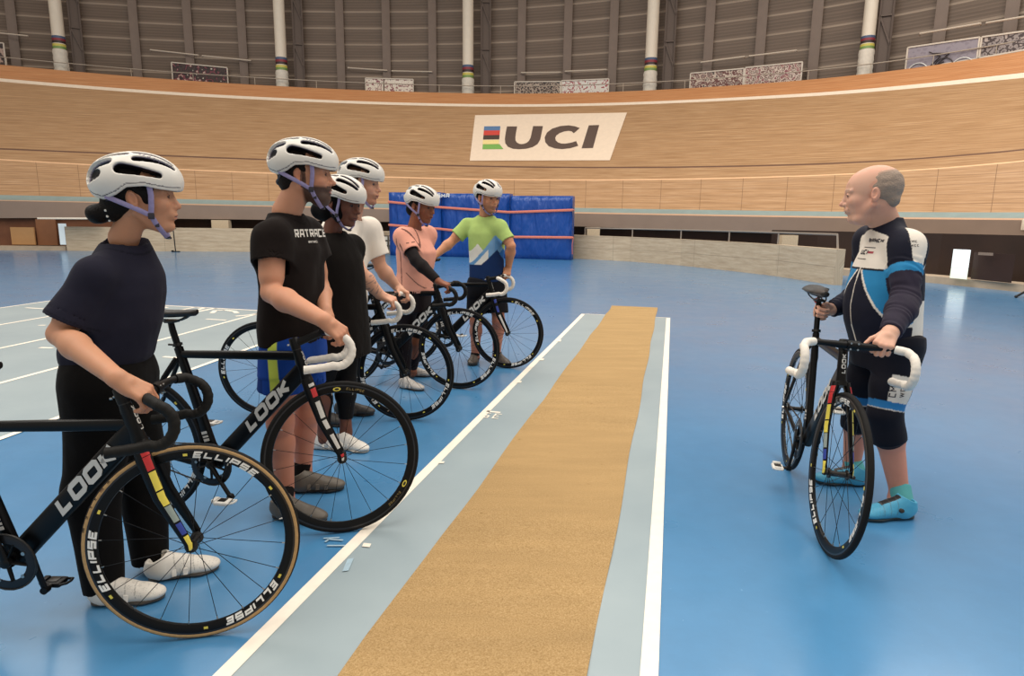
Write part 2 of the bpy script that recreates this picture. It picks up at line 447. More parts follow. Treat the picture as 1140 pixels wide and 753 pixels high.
def fork_stripes(kind, s_only):
    mb = MB()
    cols = {'rainbow': [(.80, .92, 0), (.68, .79, 0), (.55, .67, 1), (.46, .54, 1), (.37, .455, 2), (.30, .36, 3), (.05, .29, 1)],
            'dash': [(.84, .90, 4), (.70, .80, 0), (.52, .66, 4), (.44, .5, 4), (.30, .40, 4), (.2, .26, 0), (.06, .16, 4)],
            'blue': [(.72, .82, 3), (.55, .66, 3), (.2, .5, 4)]}[kind]
    for s in (s_only,):
        path = [FA+Vector((0, s*.053, -.010)), FA+Vector((-.004, s*.052, .018)), FA.lerp(CR, .5)+Vector((-.010, s*.046, 0)), CR-hd*.05+Vector((.006, s*.033, 0)), CR+Vector((0, s*.020, .004))]
        wr = [.0062, .0072, .0102, .0122, .0152]; dr = [.007, .010, .015, .018, .018]
        def P(t):
            u = t*4; i = min(3, int(u)); f = u-i; return path[i].lerp(path[i+1], f), wr[i]+(wr[i+1]-wr[i])*f, dr[i]+(dr[i+1]-dr[i])*f
        tt = (CR-FA).normalized(); fw = Vector((tt.z, 0, -tt.x))
        for t0, t1, mi in cols:
            vs = []; k = 4
            for i in range(k+1):
                c, w, d = P(t0+(t1-t0)*i/k)
                # follow the blade: front half of its outer side
                for j in range(5):
                    an = rad(2+ j*19); vs.append(c+Vector((0, s*(w+.0007)*cos(an), 0))+fw*((d/0.78+.0007)*sin(an)))
            fs = [(i*5+j, i*5+j+1, (i+1)*5+j+1, (i+1)*5+j) for i in range(k) for j in range(4)]
            mb.add(vs, fs, mi)
    return mb
def bar_path(s):
    """one half of a track drop bar in stem coordinates (x forward, y side, z up)"""
    w = .205
    pts = [(0, 0, 0), (.0, s*.05, 0), (.004, s*.11, .002), (.016, s*.155, .004), (.040, s*.190, .002), (.066, s*w, -.012)]
    for i in range(9):
        a = rad(75-i*23); pts.append((.052+.056*cos(a)*1.0, s*w, -.072+.062*sin(a)))
    pts += [(.005, s*w, -.137), (-.035, s*w, -.142), (-.075, s*w, -.146)]
    return [Vector(p) for p in pts]
def bars_mesh():
    mb = MB()
    for s in (-1, 1):
        p = bar_path(s); mb.tube(p, [.0155]*2+[.0125]*(len(p)-2), 12)
    return mb
def tape_mesh(s, upto=3):
    p = bar_path(s)[upto:]; q = []
    for i in range(len(p)-1):
        for k in range(5): q.append(p[i].lerp(p[i+1], k/5))
    q.append(p[-1]); q.append(p[-1]+Vector((-.004, 0, 0)))
    return MB().tube(q, [.0165+.0007*((i // 2) % 2) for i in range(len(q))], 14)
def stem_mesh(L, rise):
    mb = MB(); e = Vector((L, 0, rise))
    mb.tube([Vector((-.006, 0, 0)), e.lerp(Vector(), .5), e], [(.018, .019), (.014, .016), (.016, .017)], 14)
    mb.lathe([(0, -.024), (.021, -.024), (.021, .024), (0, .024)], e, (0, 1, 0), 16)
    mb.lathe([(0, -.022), (.020, -.022), (.020, .024), (.017, .028), (0, .028)], (0, 0, 0), hd, 18)
    for sy in (-.014, .014):
        for dz in (-.012, .012): mb.lathe([(0, 0), (.0042, 0), (.0042, .004), (0, .004)], e+Vector((.019, sy, dz)), (1, 0, 0), 6, 1)
        mb.lathe([(0, 0), (.004, 0), (.004, .008), (0, .008)], Vector((-.022, sy, -.004)), (-1, 0, 0), 6, 1)
    return mb
def saddle_mesh():
    mb = MB(); n = 22; sec = 18; vs = []
    for i in range(n+1):
        t = i/n; x = .125-.275*t                                     # nose forward
        if t < .45: w = .019+.010*(t/.45)
        else: u = (t-.45)/.55; w = .029+.041*(3*u*u-2*u*u*u)
        if t < .05: w *= .45+11*t
        if t > .93: w *= 1-(t-.93)*4.5
        zt = .006*sin(pi*t)*-1 + .010*max(0, t-.7)/.3; th = .018+.012*t
        if t < .04: th *= .6
        for j in range(sec):
            a = 2*pi*j/sec; c, s_ = cos(a), sin(a)
            zz = (s_*.010 if s_ > 0 else s_*th) + zt - (.012*abs(c)**3 if s_ > 0 else 0)*(w/.07)
            vs.append((x, w*math.copysign(abs(c)**.8, c), zz))
    fs = [(i*sec+j, i*sec+(j+1) % sec, (i+1)*sec+(j+1) % sec, (i+1)*sec+j) for i in range(n) for j in range(sec)]
    fs += [tuple(range(sec))[::-1], tuple(n*sec+j for j in range(sec))]
    return mb.add(vs, fs)
def rails_mesh():
    mb = MB()
    for s in (-1, 1):
        mb.tube([(.085, s*.010, -.018), (.06, s*.018, -.032), (.03, s*.022, -.044), (-.06, s*.022, -.044), (-.10, s*.030, -.034), (-.125, s*.038, -.016)], .0036, 8)
    mb.box((-.022, -.026, -.052), (.022, .026, -.040), bev=.003)
    return mb
def crank_mesh(s, ang):
    mb = MB(); d = Vector((cos(ang), 0, sin(ang))); a = BB+Vector((0, s*.050, 0)); e = a+d*.167+Vector((0, s*.014, 0))
    mb.tube([a, a.lerp(e, .5), e], [(.014, .010), (.011, .0075), (.011, .0075)], 12, up=(0, 1, 0) if abs(d.z) > .9 else (0, 0, 1))
    mb.lathe([(0, 0), (.018, 0), (.018, .016), (.011, .020), (0, .020)], BB+Vector((0, s*.040, 0)), (0, s, 0), 18)
    mb.lathe([(0, -.010), (.013, -.010), (.013, .012), (0, .012)], e, (0, 1, 0), 14)
    if s < 0:
        for k in range(5):
            q = ang+.63+2*pi*k/5; dd = Vector((cos(q), 0, sin(q)))
            mb.tube([BB+dd*.012+Vector((0, -.043, 0)), BB+dd*.068+Vector((0, -.043, 0))], [(.010, .004), (.008, .0035)], 8)
    return mb
def ring_mesh():
    mb = MB(); n = 48; vs = []
    for i in range(n*2):
        a = 2*pi*i/(n*2); r = .0985 if i % 2 else .0935
        for rr, y in ((r, -.0445), (.0905, -.0470), (.066, -.0470), (.066, -.0435), (.0905, -.0435), (r, -.0440)):
            vs.append((rr*cos(a), y, .285+rr*sin(a)))
    k = 6; N = n*2
    fs = [(i*k+j, ((i+1) % N)*k+j, ((i+1) % N)*k+(j+1) % k, i*k+(j+1) % k) for i in range(N) for j in range(k)]
    mb.add(vs, fs)
    for q in range(5):
        a = .5+2*pi*q/5; mb.lathe([(0, 0), (.0065, 0), (.0065, .003), (0, .003)], (.068*cos(a), -.047, .285+.068*sin(a)), (0, -1, 0), 10, 1)
    return mb
def cog_mesh():
    return MB().lathe([(.018, -.047), (.029, -.0465), (.030, -.045), (.029, -.0435), (.018, -.043)], RA, (0, 1, 0), 28, 0, True)
def chain_mesh():
    mb = MB(); R1, R2 = .0965, .031; pts = []
    C1, C2 = BB, RA; d = (C1-C2); L = d.length; base = math.atan2(d.z, d.x); al = math.asin((R1-R2)/L)
    for i in range(25):
        a = base+pi/2+al-(pi+2*al)*i/24; pts.append(C1+Vector((cos(a)*R1, 0, sin(a)*R1)))
    for i in range(13):
        a = base-pi/2-al-(pi-2*al)*i/12; pts.append(C2+Vector((cos(a)*R2, 0, sin(a)*R2)))
    out = []
    for i in range(len(pts)):
        a, b = pts[i], pts[(i+1) % len(pts)]; k = max(1, int((b-a).length/.0127))
        for j in range(k): out.append(a.lerp(b, j/k)+Vector((0, -.045, 0)))
    return mb.tube(out, [(.0036, .0046) if i % 2 else (.0028, .0036) for i in range(len(out))], 8, closed=True, up=(0, 1, 0))
def pedal_mesh(s, ang):
    d = Vector((cos(ang), 0, sin(ang))); a = BB+Vector((0, s*.064, 0))+d*.167
    mb = MB(); mb.tube([a, a+Vector((0, s*.070, 0))], .0075, 10, 1)
    c = a+Vector((0, s*.052, 0))
    mb.box(c+Vector((-.035, -.027, -.010)), c+Vector((.030, .027, .008)), 0, .006)
    mb.tube([c+Vector((.028, -.022, 0)), c+Vector((.050, -.016, .004)), c+Vector((.056, 0, .006)), c+Vector((.050, .016, .004)), c+Vector((.028, .022, 0))], (.005, .005), 8)
    mb.box(c+Vector((-.048, -.020, -.004)), c+Vector((-.028, .020, .014)), 0, .004)
    mb.box(c+Vector((-.020, -.016, .008)), c+Vector((.014, .016, .0105)), 1, .001)
    return mb
def make_bike(label, contact, heading, lean=0.0, steer=0.0, tape='white', wheel='ellipse', tan=0, rear_kind='ellipse', forkdeco=None,
              crank=0.0, pedal='white', post=.165, size=1.0, wrot=0.0, stem=(.098, .020), lamp=False, low=0.0, sx=0.0, group='track bicycles held by the riders'):
    """contact: ground point under the front wheel"""
    root = empty('track_bicycle'); root.rotation_mode = 'XYZ'
    root.rotation_euler = (lean, 0, heading); root.scale = (size,)*3
    d = Vector((cos(heading), sin(heading), 0)); c = Vector((contact[0], contact[1], 0)); root.location = c-d*FA.x*size
    tag(root, label, 'bicycle', group)
    fr = part('frame', 'frame%.2f' % low, lambda: frame_mesh(low), M_carbon, root, 40)
    part('frame_lettering', 'lookR', lambda: look_letters(-1), M_grey, fr, smooth=False)
    part('frame_lettering', 'lookL', lambda: look_letters(1), M_grey, fr, smooth=False)
    part('head_lettering', 'lookH', head_letters, M_grey, fr, smooth=False)
    part('seat_tube_stripes', 'ststr', seat_stripes, M_grey, fr, smooth=False)
    part('rear_wheel', 'x', None, None, root) if False else make_wheel('rear_wheel', root, RA, True, rear_kind, 0, wrot+.7)
    # seat group
    t = SC_+st*(.02+post)
    part('seatpost', 'post%.3f' % post, lambda: MB().tube([SC_, SC_+st*(post-.02), t+Vector((.004, 0, 0))], [(.0135, .0145), (.0135, .0145), (.012, .013)], 14), M_carbon2, root)
    part('seat_clamp', 'clamp', lambda: MB().lathe([(.012, 0), (.021, 0), (.021, .012), (.012, .012)], SC_+st*.026, st, 18).box(SC_+st*.026+Vector((-.045, -.004, .0)), SC_+st*.026+Vector((-.016, .004, .008)), bev=.001), M_dark, root)
    sd = part('saddle', 'saddle', saddle_mesh, M_saddle, root, 60); sd.location = t+Vector((.010+sx, 0, .050))
    part('saddle_rails', 'rails', rails_mesh, M_dark, sd)
    if lamp:
        lp = part('rear_light', 'lamp', lambda: MB().sphere((0, 0, 0), (.010, .016, .016)).box((.004, -.006, -.02), (.016, .006, .02), 1, .002), [M_redlamp, M_dark], root); lp.location = t+Vector((-.030, 0, -.002))
    # drivetrain
    cg = part('chainring', 'ring', ring_mesh, [M_ring, M_steel], root, 30)
    part('crank_arm', 'crR%.2f' % crank, lambda: crank_mesh(-1, crank), M_carbon2, root)
    part('crank_arm', 'crL%.2f' % crank, lambda: crank_mesh(1, crank+pi), M_carbon2, root)
    pm = [M_wplastic, M_dark] if pedal == 'white' else [M_carbon2, M_dark]
    part('pedal', 'pdR%s%.2f' % (pedal, crank), lambda: pedal_mesh(-1, crank), pm, root)
    part('pedal', 'pdL%s%.2f' % (pedal, crank), lambda: pedal_mesh(1, crank+pi), pm, root)
    part('sprocket', 'cog', cog_mesh, M_steel, root); part('chain', 'chain', chain_mesh, M_dark, root)
    # steering group
    R = Matrix.Translation(HB) @ Matrix.Rotation(steer, 4, hd) @ Matrix.Translation(-HB)
    fk = part('fork', 'fork', fork_mesh, M_carbon, root, 50); fk.matrix_basis = R
    for q in ((-1, 1) if forkdeco else ()): part('fork_stripes', 'fs%s%d' % (forkdeco, q), lambda: fork_stripes(forkdeco, q), [M_red, M_yel, M_gry, M_blu, M_grey], fk)
    fw = make_wheel('front_wheel', root, (0, 0, 0), False, wheel, tan, wrot)
    fw.matrix_basis = R @ Matrix.Translation(FA) @ Matrix.Rotation(wrot, 4, 'Y')
    ST = HT+hd*.030
    part('headset_spacer', 'hs', lambda: MB().lathe([(0, 0), (.0185, 0), (.0185, .014), (0, .014)], HT+hd*.004, hd, 18), M_dark, root).matrix_basis = R
    sm = part('stem', 'stem%.3f' % stem[0], lambda: stem_mesh(*stem), [M_carbon2, M_steel], root, 40); sm.matrix_basis = R @ Matrix.Translation(ST)
    hb = part('handlebar', 'bars', bars_mesh, M_carbon2, root, 50); hb.matrix_basis = R @ Matrix.Translation(ST+Vector((stem[0], 0, stem[1])))
    tm = M_wtape if tape == 'white' else M_ktape
    for s in (-1, 1):
        part('bar_tape', 'tape%s%d' % (tape, s), lambda: tape_mesh(s), tm, hb, 60)
    return root

def bar_pt(b, s, i):
    """world position of a point of a bicycle's handlebar"""
    hb = [c for c in b.children if c.name.startswith('handlebar')][0]
    M = Matrix.LocRotScale(b.location, b.rotation_euler, b.scale); return M @ (hb.matrix_basis @ bar_path(s)[i])
def bike_pt(b, p): return Matrix.LocRotScale(b.location, b.rotation_euler, b.scale) @ Vector(p)
# ================================================================== SETTING
def smooth_tab(xs, ys, deg=3):
    c = np.polyfit(np.array(xs)/1000, ys, deg); lo, hi = min(xs), max(xs)
    return lambda x: float(np.polyval(c, np.clip(x, lo, hi)/1000))
def interp_s(xs, ys):
    def f(x):
        # Catmull-Rom
        i = max(0, min(len(xs)-2, int(np.searchsorted(xs, x))-1)); t = (x-xs[i])/(xs[i+1]-xs[i])
        m = lambda k: (ys[min(k+1, len(xs)-1)]-ys[max(k-1, 0)])/(xs[min(k+1, len(xs)-1)]-xs[max(k-1, 0)])
        h = xs[i+1]-xs[i]; t2, t3 = t*t, t*t*t
        return (2*t3-3*t2+1)*ys[i]+(t3-2*t2+t)*h*m(i)+(-2*t3+3*t2)*ys[i+1]+(t3-t2)*h*m(i+1)
    return f
YI = interp_s([-1100, -800, -500, -200, 0, 285, 570, 860, 1140, 1340, 1640], [13.5, 17, 20.5, 24, 26, 27.5, 26.8, 22.6, 17.2, 14.2, 11.0])
YT = interp_s([-1100, -800, -500, -200, 0, 285, 570, 860, 1140, 1340, 1640], [16.5, 20.8, 25, 29.5, 32, 33.8, 33, 28.2, 22.2, 18.6, 14.6])
LINES = {  # photo heights of the lines painted along the track, and how far out across the banking they lie
 'fb': (0.0, [(0, 243), (240, 244), (640, 252.5), (820, 258), (945, 264), (1140, 276.2)], 3),
 'ft': (0.0, [(0, 224), (240, 227.8), (640, 239.6), (820, 240), (1010, 242.5), (1140, 246.3)], 3),
 'b0': (.03, [(0, 223), (240, 226.7), (640, 237.8), (820, 238.4), (1010, 241), (1140, 244)], 3),
 'b1': (.09, [(0, 217.5), (240, 221.8), (640, 233), (820, 233.8), (1010, 234.8), (1140, 237.6)], 3),
 'ow': (.27, [(0, 177.4), (300, 192.5), (580, 201), (860, 196.4), (1140, 178.4)], 3),
 'dk': (.34, [(0, 166), (300, 177), (580, 187.5), (860, 183), (1140, 166)], 3),
 'wl': (.88, [(0, 89), (300, 109.4), (570, 120.5), (860, 106.7), (1140, 83.6)], 3),
 'tp': (1.0, [(0, 70.3), (300, 94.2), (570, 105.5), (860, 90), (1140, 51.8)], 3)}
def depth(px, t): return YI(px)*(1-t)+YT(px)*t
ZL = {}
for k, (t, pts, dg) in LINES.items():
    zs = [at(x, y, depth(x, t)).z for x, y in pts]
    c = np.polyfit([x/1000 for x, _ in pts], zs, dg if k != 'tp' else 3)
    ZL[k] = (lambda c: lambda px: float(np.polyval(c, min(1160, max(-20, px))/1000)))(c)
def colpt(px, t, z):
    Y = depth(px, t); p = at(px, 240, Y); return Vector((p.x, Y, z))
PXS = list(range(-1100, 1661, 20))
def wood(name, base, dark, light, joints=False):
    m = bpy.data.materials.new(name); m.use_nodes = True; t = NT(m)
    uv = t.coord('UV', (1, 1, 1)); g1 = t.noise(t.coord('UV', (.35, 9, 1)), 2.2, 6, .6); g2 = t.noise(t.coord('UV', (.06, 24, 1)), 1.2, 3, .5)
    c = t.ramp(g1, [(.3, dark), (.5, base), (.7, light)])
    bands = t.ramp(g2, [(.35, .86), (.65, 1.06)]); c = t.mix(.9, c, bands, 'MULTIPLY')
    fine = t.ramp(t.noise(t.coord('UV', (1.5, 60, 1)), 1.5, 2), [(.35, .90), (.6, 1.03)]); c = t.mix(.8, c, fine, 'MULTIPLY')
    kn = t.ramp(t.noise(t.coord('UV', (2.2, 7, 1)), 3, 2), [(.70, 1.0), (.76, .72)]); c = t.mix(.6, c, kn, 'MULTIPLY')
    if joints:
        s = t.n.new('ShaderNodeSeparateXYZ'); t.link(uv, s.inputs[0])
        fu = t.math('FRACT', t.math('DIVIDE', s.outputs[0], 1.48)); l = t.math('LESS_THAN', fu, .012)
        fv = t.math('FRACT', t.math('DIVIDE', s.outputs[1], .36)); l2 = t.math('LESS_THAN', fv, .05)
        k = t.math('MAXIMUM', t.math('MULTIPLY', l, .75), t.math('MULTIPLY', l2, .55))
        c = t.mix(k, c, lin('6b4b30'))
    t.link(c, t.b.inputs['Base Color']); t.b.inputs['Roughness'].default_value = .45; return m
M_wood = wood('track_boards', lin('b38a61'), lin('9c744d'), lin('c6a078'))
M_woodlow = wood('inner_track_boards', lin('b99068'), lin('a17a54'), lin('caa480'), True)
M_orange = wood('orange_top_boards', lin('c98a58'), lin('b87747'), lin('d49a68'))
M_bandblue = mat('pale_blue_band_paint', '8b9b98', .5, 0, .06, 3)
M_fascia = mat('grey_fascia_board', '8f7b6d', .6, 0, .04, 2)
M_line = mat('cream_line_paint', 'f3dfc8', .5, 0, .04, 6); M_owl = mat('orange_line_paint', 'efbf93', .5, 0, .05, 6)
M_dkl = mat('dark_line_paint', '6a4a38', .5, 0, .05, 6); M_lip = mat('track_edge_lip', 'c9a487', .5)
M_seam = mat('seam', '7e5a3c', .6)
def build_track():
    root = empty('velodrome_track', colpt(570, 0, 0)); tag(root, 'steep banked wooden velodrome track curving round behind the infield', 'track')
    ml = [M_fascia, M_lip, M_bandblue, M_woodlow, M_owl, M_wood, M_dkl, M_wood, M_line, M_orange, M_seam]
    rows = []                                    # rows of points along the track with the material of the strip that starts there
    def P(a, b, f, px):
        ta, tb = LINES[a][0], LINES[b][0]; t = ta+(tb-ta)*f; z = ZL[a](px)*(1-f)+ZL[b](px)*f; return colpt(px, t, z)
    spec = [('fb', 'ft', 0, 0), ('fb', 'ft', 1, 1), ('b0', 'b1', 0, 2), ('b0', 'b1', 1, 3), ('b1', 'ow', .985, 4), ('ow', 'dk', .05, 5), ('ow', 'dk', .95, 6), ('dk', 'wl', .012, 7), ('dk', 'wl', .30, 7), ('dk', 'wl', .62, 7), ('wl', 'tp', -.03, 8), ('wl', 'tp', .16, 9), ('wl', 'tp', 1, 0)]
    vs = []; uvs = []
    for r, (a, b, f, m) in enumerate(spec):
        u = 0; last = None
        for px in PXS:
            p = P(a, b, f, px); q0 = P('b0', 'b1', 0, px)
            if last is not None: u += (q0-last).length
            last = q0; vs.append(p-root.location); uvs.append((u, (p-q0).length+.003))
    n = len(PXS); fs = []; mi = []
    for r in range(len(spec)-1):
        for i in range(n-1): fs.append((r*n+i, r*n+i+1, (r+1)*n+i+1, (r+1)*n+i)); mi.append(spec[r][3])
    me = bpy.data.meshes.new('deck'); me.from_pydata([tuple(v) for v in vs], [], fs); me.polygons.foreach_set('material_index', mi)
    uvl = me.uv_layers.new(name='UVMap')
    for lp in me.loops: uvl.data[lp.index].uv = uvs[lp.vertex_index]
    o = link('deck', me, ml, root); auto_smooth(me, 50)
    # underside and outer walkway so that the deck is a solid thing
    mb = MB(); w = []
    for px in PXS:
        a = colpt(px, 0, ZL['fb'](px)); b = colpt(px, .04, ZL['fb'](px)+.02); c = colpt(px, 1.0, ZL['tp'](px)); d = Vector((c.x, c.y, 0)); e = c*1
        w.append((a-root.location, Vector((a.x*1.08, a.y*1.08, a.z))-root.location, c-root.location, Vector((c.x*1.038, c.y*1.038, c.z-.02))-root.location))
    vs = [p for q in w for p in q]
    mb.add(vs, [(i*4, i*4+1, i*4+5, i*4+4) for i in range(n-1)]+[(i*4+2, i*4+3, i*4+7, i*4+6) for i in range(n-1)])
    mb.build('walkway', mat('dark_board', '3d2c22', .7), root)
    return root, o
track, deck = build_track()
deck_bvh = BVHTree.FromPolygons([deck.data.vertices[i].co + track.location for i in range(len(deck.data.vertices))], [tuple(p.vertices) for p in deck.data.polygons])
def on_deck(px, py, off=.012):
    d = ray(px, py).normalized(); h = deck_bvh.ray_cast(CAMP, d); n = h[1] if h[1].dot(d) < 0 else -h[1]; return h[0]+n*off, n
def deck_patch(mb, quad, mi, off, nu=24, nv=6):
    """patch lying on the banking, given by its four corners in the photo (tl, tr, br, bl)"""
    vs = []
    for j in range(nv+1):
        for i in range(nu+1):
            u, v = i/nu, j/nv; a = Vector(quad[0]).lerp(Vector(quad[1]), u); b = Vector(quad[3]).lerp(Vector(quad[2]), u); p = a.lerp(b, v)
            vs.append(on_deck(p.x, p.y, off)[0]-track.location)
    mb.add(vs, [(j*(nu+1)+i, j*(nu+1)+i+1, (j+1)*(nu+1)+i+1, (j+1)*(nu+1)+i) for j in range(nv) for i in range(nu)], mi)
M_sign = mat('cream_sign_paint', 'f0d9c0', .5, 0, .03, 6); M_signdk = mat('brown_grey_sign_paint', '5d4a40', .5)
mb = MB(); deck_patch(mb, [(529, 128.7), (698, 125.8), (679, 179), (523, 179.4)], 0, .02); sg = mb.build('painted_sign', M_sign, track)
mb = MB()
def strip(x0, x1, y0, y1, mi, sx=-.09): deck_patch(mb, [(x0-(y0-141)*.0+(y0-141)*sx, y0), (x1+(y0-141)*sx, y0-.2), (x1+(y1-141)*sx, y1-.2), (x0+(y1-141)*sx, y1)], mi, .03, 4, 2)
strip(539.2, 557.2, 141.3, 146, 0); strip(539.2, 557.2, 146, 151.2, 1); strip(539.2, 557.2, 151.2, 156, 2); strip(539.2, 557.2, 156.6, 161.2, 3)
deck_patch(mb, [(537.6, 161.4), (556.3, 161.2), (560.5, 166.6), (537.2, 166.8)], 4, .03, 4, 2)
mb.build('stripe_emblem', [mat('s_blue', '5b7ba3', .5), mat('s_red', 'd2473c', .5), mat('s_black', '4a3a30', .5), mat('s_yellow', 'f3dc96', .5), mat('s_green', '7cb055', .5)], sg)
# U C I as thick strokes
def deck_stroke(mb, pts, w, off=.03):
    P = [Vector(p) for p in pts]; v, f = ribbon(P, w, False); o = [on_deck(p.x, p.y, off)[0]-track.location for p in v]; mb.add(o, f, 0)
def arc(cx, cy, rx, ry, a0, a1, n=20, sh=-.27): return [(cx+rx*cos(rad(a0+(a1-a0)*i/n))+sh*(ry*sin(rad(a0+(a1-a0)*i/n))), cy+ry*sin(rad(a0+(a1-a0)*i/n))) for i in range(n+1)]
mb = MB()
def vstroke(mb, L, R):
    """variable-width stroke between two outlines"""
    o = [on_deck(x, y, .03)[0]-track.location for x, y in L]+[on_deck(x, y, .03)[0]-track.location for x, y in R]; n = len(L)
    mb.add(o, [(i, i+1, n+i+1, n+i) for i in range(n-1)])
uo = [(564.5, 141.4), (563.2, 148), (562.2, 155), (562.6, 160), (565.5, 164), (571, 166.2), (578, 166.8), (586, 166.2), (593, 164.4), (598.5, 161), (601.5, 156), (603, 149), (604.5, 141)]
ui = [(575.8, 141.4), (574.6, 148), (573.8, 153.5), (574, 157), (575.6, 159.4), (578.2, 160.8), (581, 161.1), (584, 160.6), (586.8, 159.4), (589, 157.4), (590.8, 154), (592, 148.5), (593.6, 141)]
vstroke(mb, uo, ui)
co = [(645.5, 145.2-2), (640, 141.2), (633, 140.2), (624, 141), (615, 143.8), (609, 148.2), (606.5, 153.5), (607.2, 159), (611, 163.4), (618, 165.9), (626, 166.6), (635, 165.6), (643.8, 163)]
ci = [(638.8, 149), (636.4, 146.8), (633, 146.2), (628.5, 146.8), (623, 148.8), (619.5, 151.4), (618.2, 154), (618.8, 157), (621.4, 159.3), (625.2, 160.5), (629.6, 160.6), (635.5, 159.6), (641.5, 157.8)]
vstroke(mb, co, ci)
mb2 = [(655.6, 140.2), (647.6, 165.8)]; vstroke(mb, mb2, [(667.2, 139.8), (660.2, 165.4)])
mb.build('sign_lettering', M_signdk, sg)

# ---- back wall with ribbed cladding
def m_cladding():
    m = bpy.data.materials.new('ribbed_cladding'); m.use_nodes = True; t = NT(m)
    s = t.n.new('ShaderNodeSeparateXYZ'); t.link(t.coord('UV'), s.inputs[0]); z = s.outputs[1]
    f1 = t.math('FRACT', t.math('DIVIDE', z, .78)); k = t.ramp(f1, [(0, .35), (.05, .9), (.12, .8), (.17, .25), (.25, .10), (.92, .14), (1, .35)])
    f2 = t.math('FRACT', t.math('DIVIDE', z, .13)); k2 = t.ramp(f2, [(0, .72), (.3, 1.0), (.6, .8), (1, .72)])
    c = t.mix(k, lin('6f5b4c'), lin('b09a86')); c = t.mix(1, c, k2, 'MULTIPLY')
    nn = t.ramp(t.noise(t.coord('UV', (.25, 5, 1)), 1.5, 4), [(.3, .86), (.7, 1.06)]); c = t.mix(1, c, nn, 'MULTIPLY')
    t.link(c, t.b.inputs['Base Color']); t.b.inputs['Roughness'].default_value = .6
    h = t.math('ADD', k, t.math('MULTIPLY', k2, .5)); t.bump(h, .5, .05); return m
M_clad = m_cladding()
def wallpt(px, z): c = colpt(px, 1.0, 0); return Vector((c.x*1.04, c.y*1.04, z))
me = bpy.data.meshes.new('wall_back'); vs = []; uvs = []; u = 0; lp_ = None
for px in PXS:
    a = wallpt(px, 3); 
    if lp_ is not None: u += (a-lp_).length
    lp_ = a
    for z in (3, 17): vs.append((a.x, a.y, z)); uvs.append((u, z))
me.from_pydata(vs, [], [(2*i, 2*i+2, 2*i+3, 2*i+1) for i in range(len(PXS)-1)])
ul = me.uv_layers.new(name='UVMap')
for lp in me.loops: ul.data[lp.index].uv = uvs[lp.vertex_index]
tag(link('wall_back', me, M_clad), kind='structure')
M_mull = mat('taupe_steel', '78665a', .55, .1, .05, 3)
trim_i = 1
for px in (-68, -18, 38, 167, 224, 281, 385, 434, 483, 578, 627, 675.5, 777, 832, 890, 1021, 1095, 1160, 1220, 1290):
    a = wallpt(px, 0); d = Vector((a.x, a.y, 0)).normalized(); b = a-d*.16
    mb = MB(); x = Vector((-d.y, d.x, 0))
    M = Matrix(((x.x, d.x, 0, b.x), (x.y, d.y, 0, b.y), (0, 0, 1, 0), (0, 0, 0, 1)))
    mb.box((-.17, -.02, 4), (.17, .14, 17), 0, .01, M); mb.box((-.20, -.07, 4), (.20, -.02, 17), 0, .005, M)
    tag(mb.build('trim_%d' % trim_i, M_mull), kind='structure'); trim_i += 1
M_cream = mat('cream_column_paint', 'e6d8c4', .5, 0, .03, 4); M_wrap = mat('white_wrap', 'ddd2c2', .7, 0, .08, 8, .5, .02)
CB = [mat('c_blue', '4a5a78', .5), mat('c_red', '8a2f38', .5), mat('c_black', '3a2a28', .5), mat('c_yellow', 'cfc05c', .5), mat('c_green', '7d9a55', .5)]
LABC = ['cream round column at the far left above the track', 'cream round column above the man in the black lettered t-shirt', 'cream round column directly above the left end of the painted sign', 'cream round column to the right of the painted sign', 'cream round column above the bald instructor']
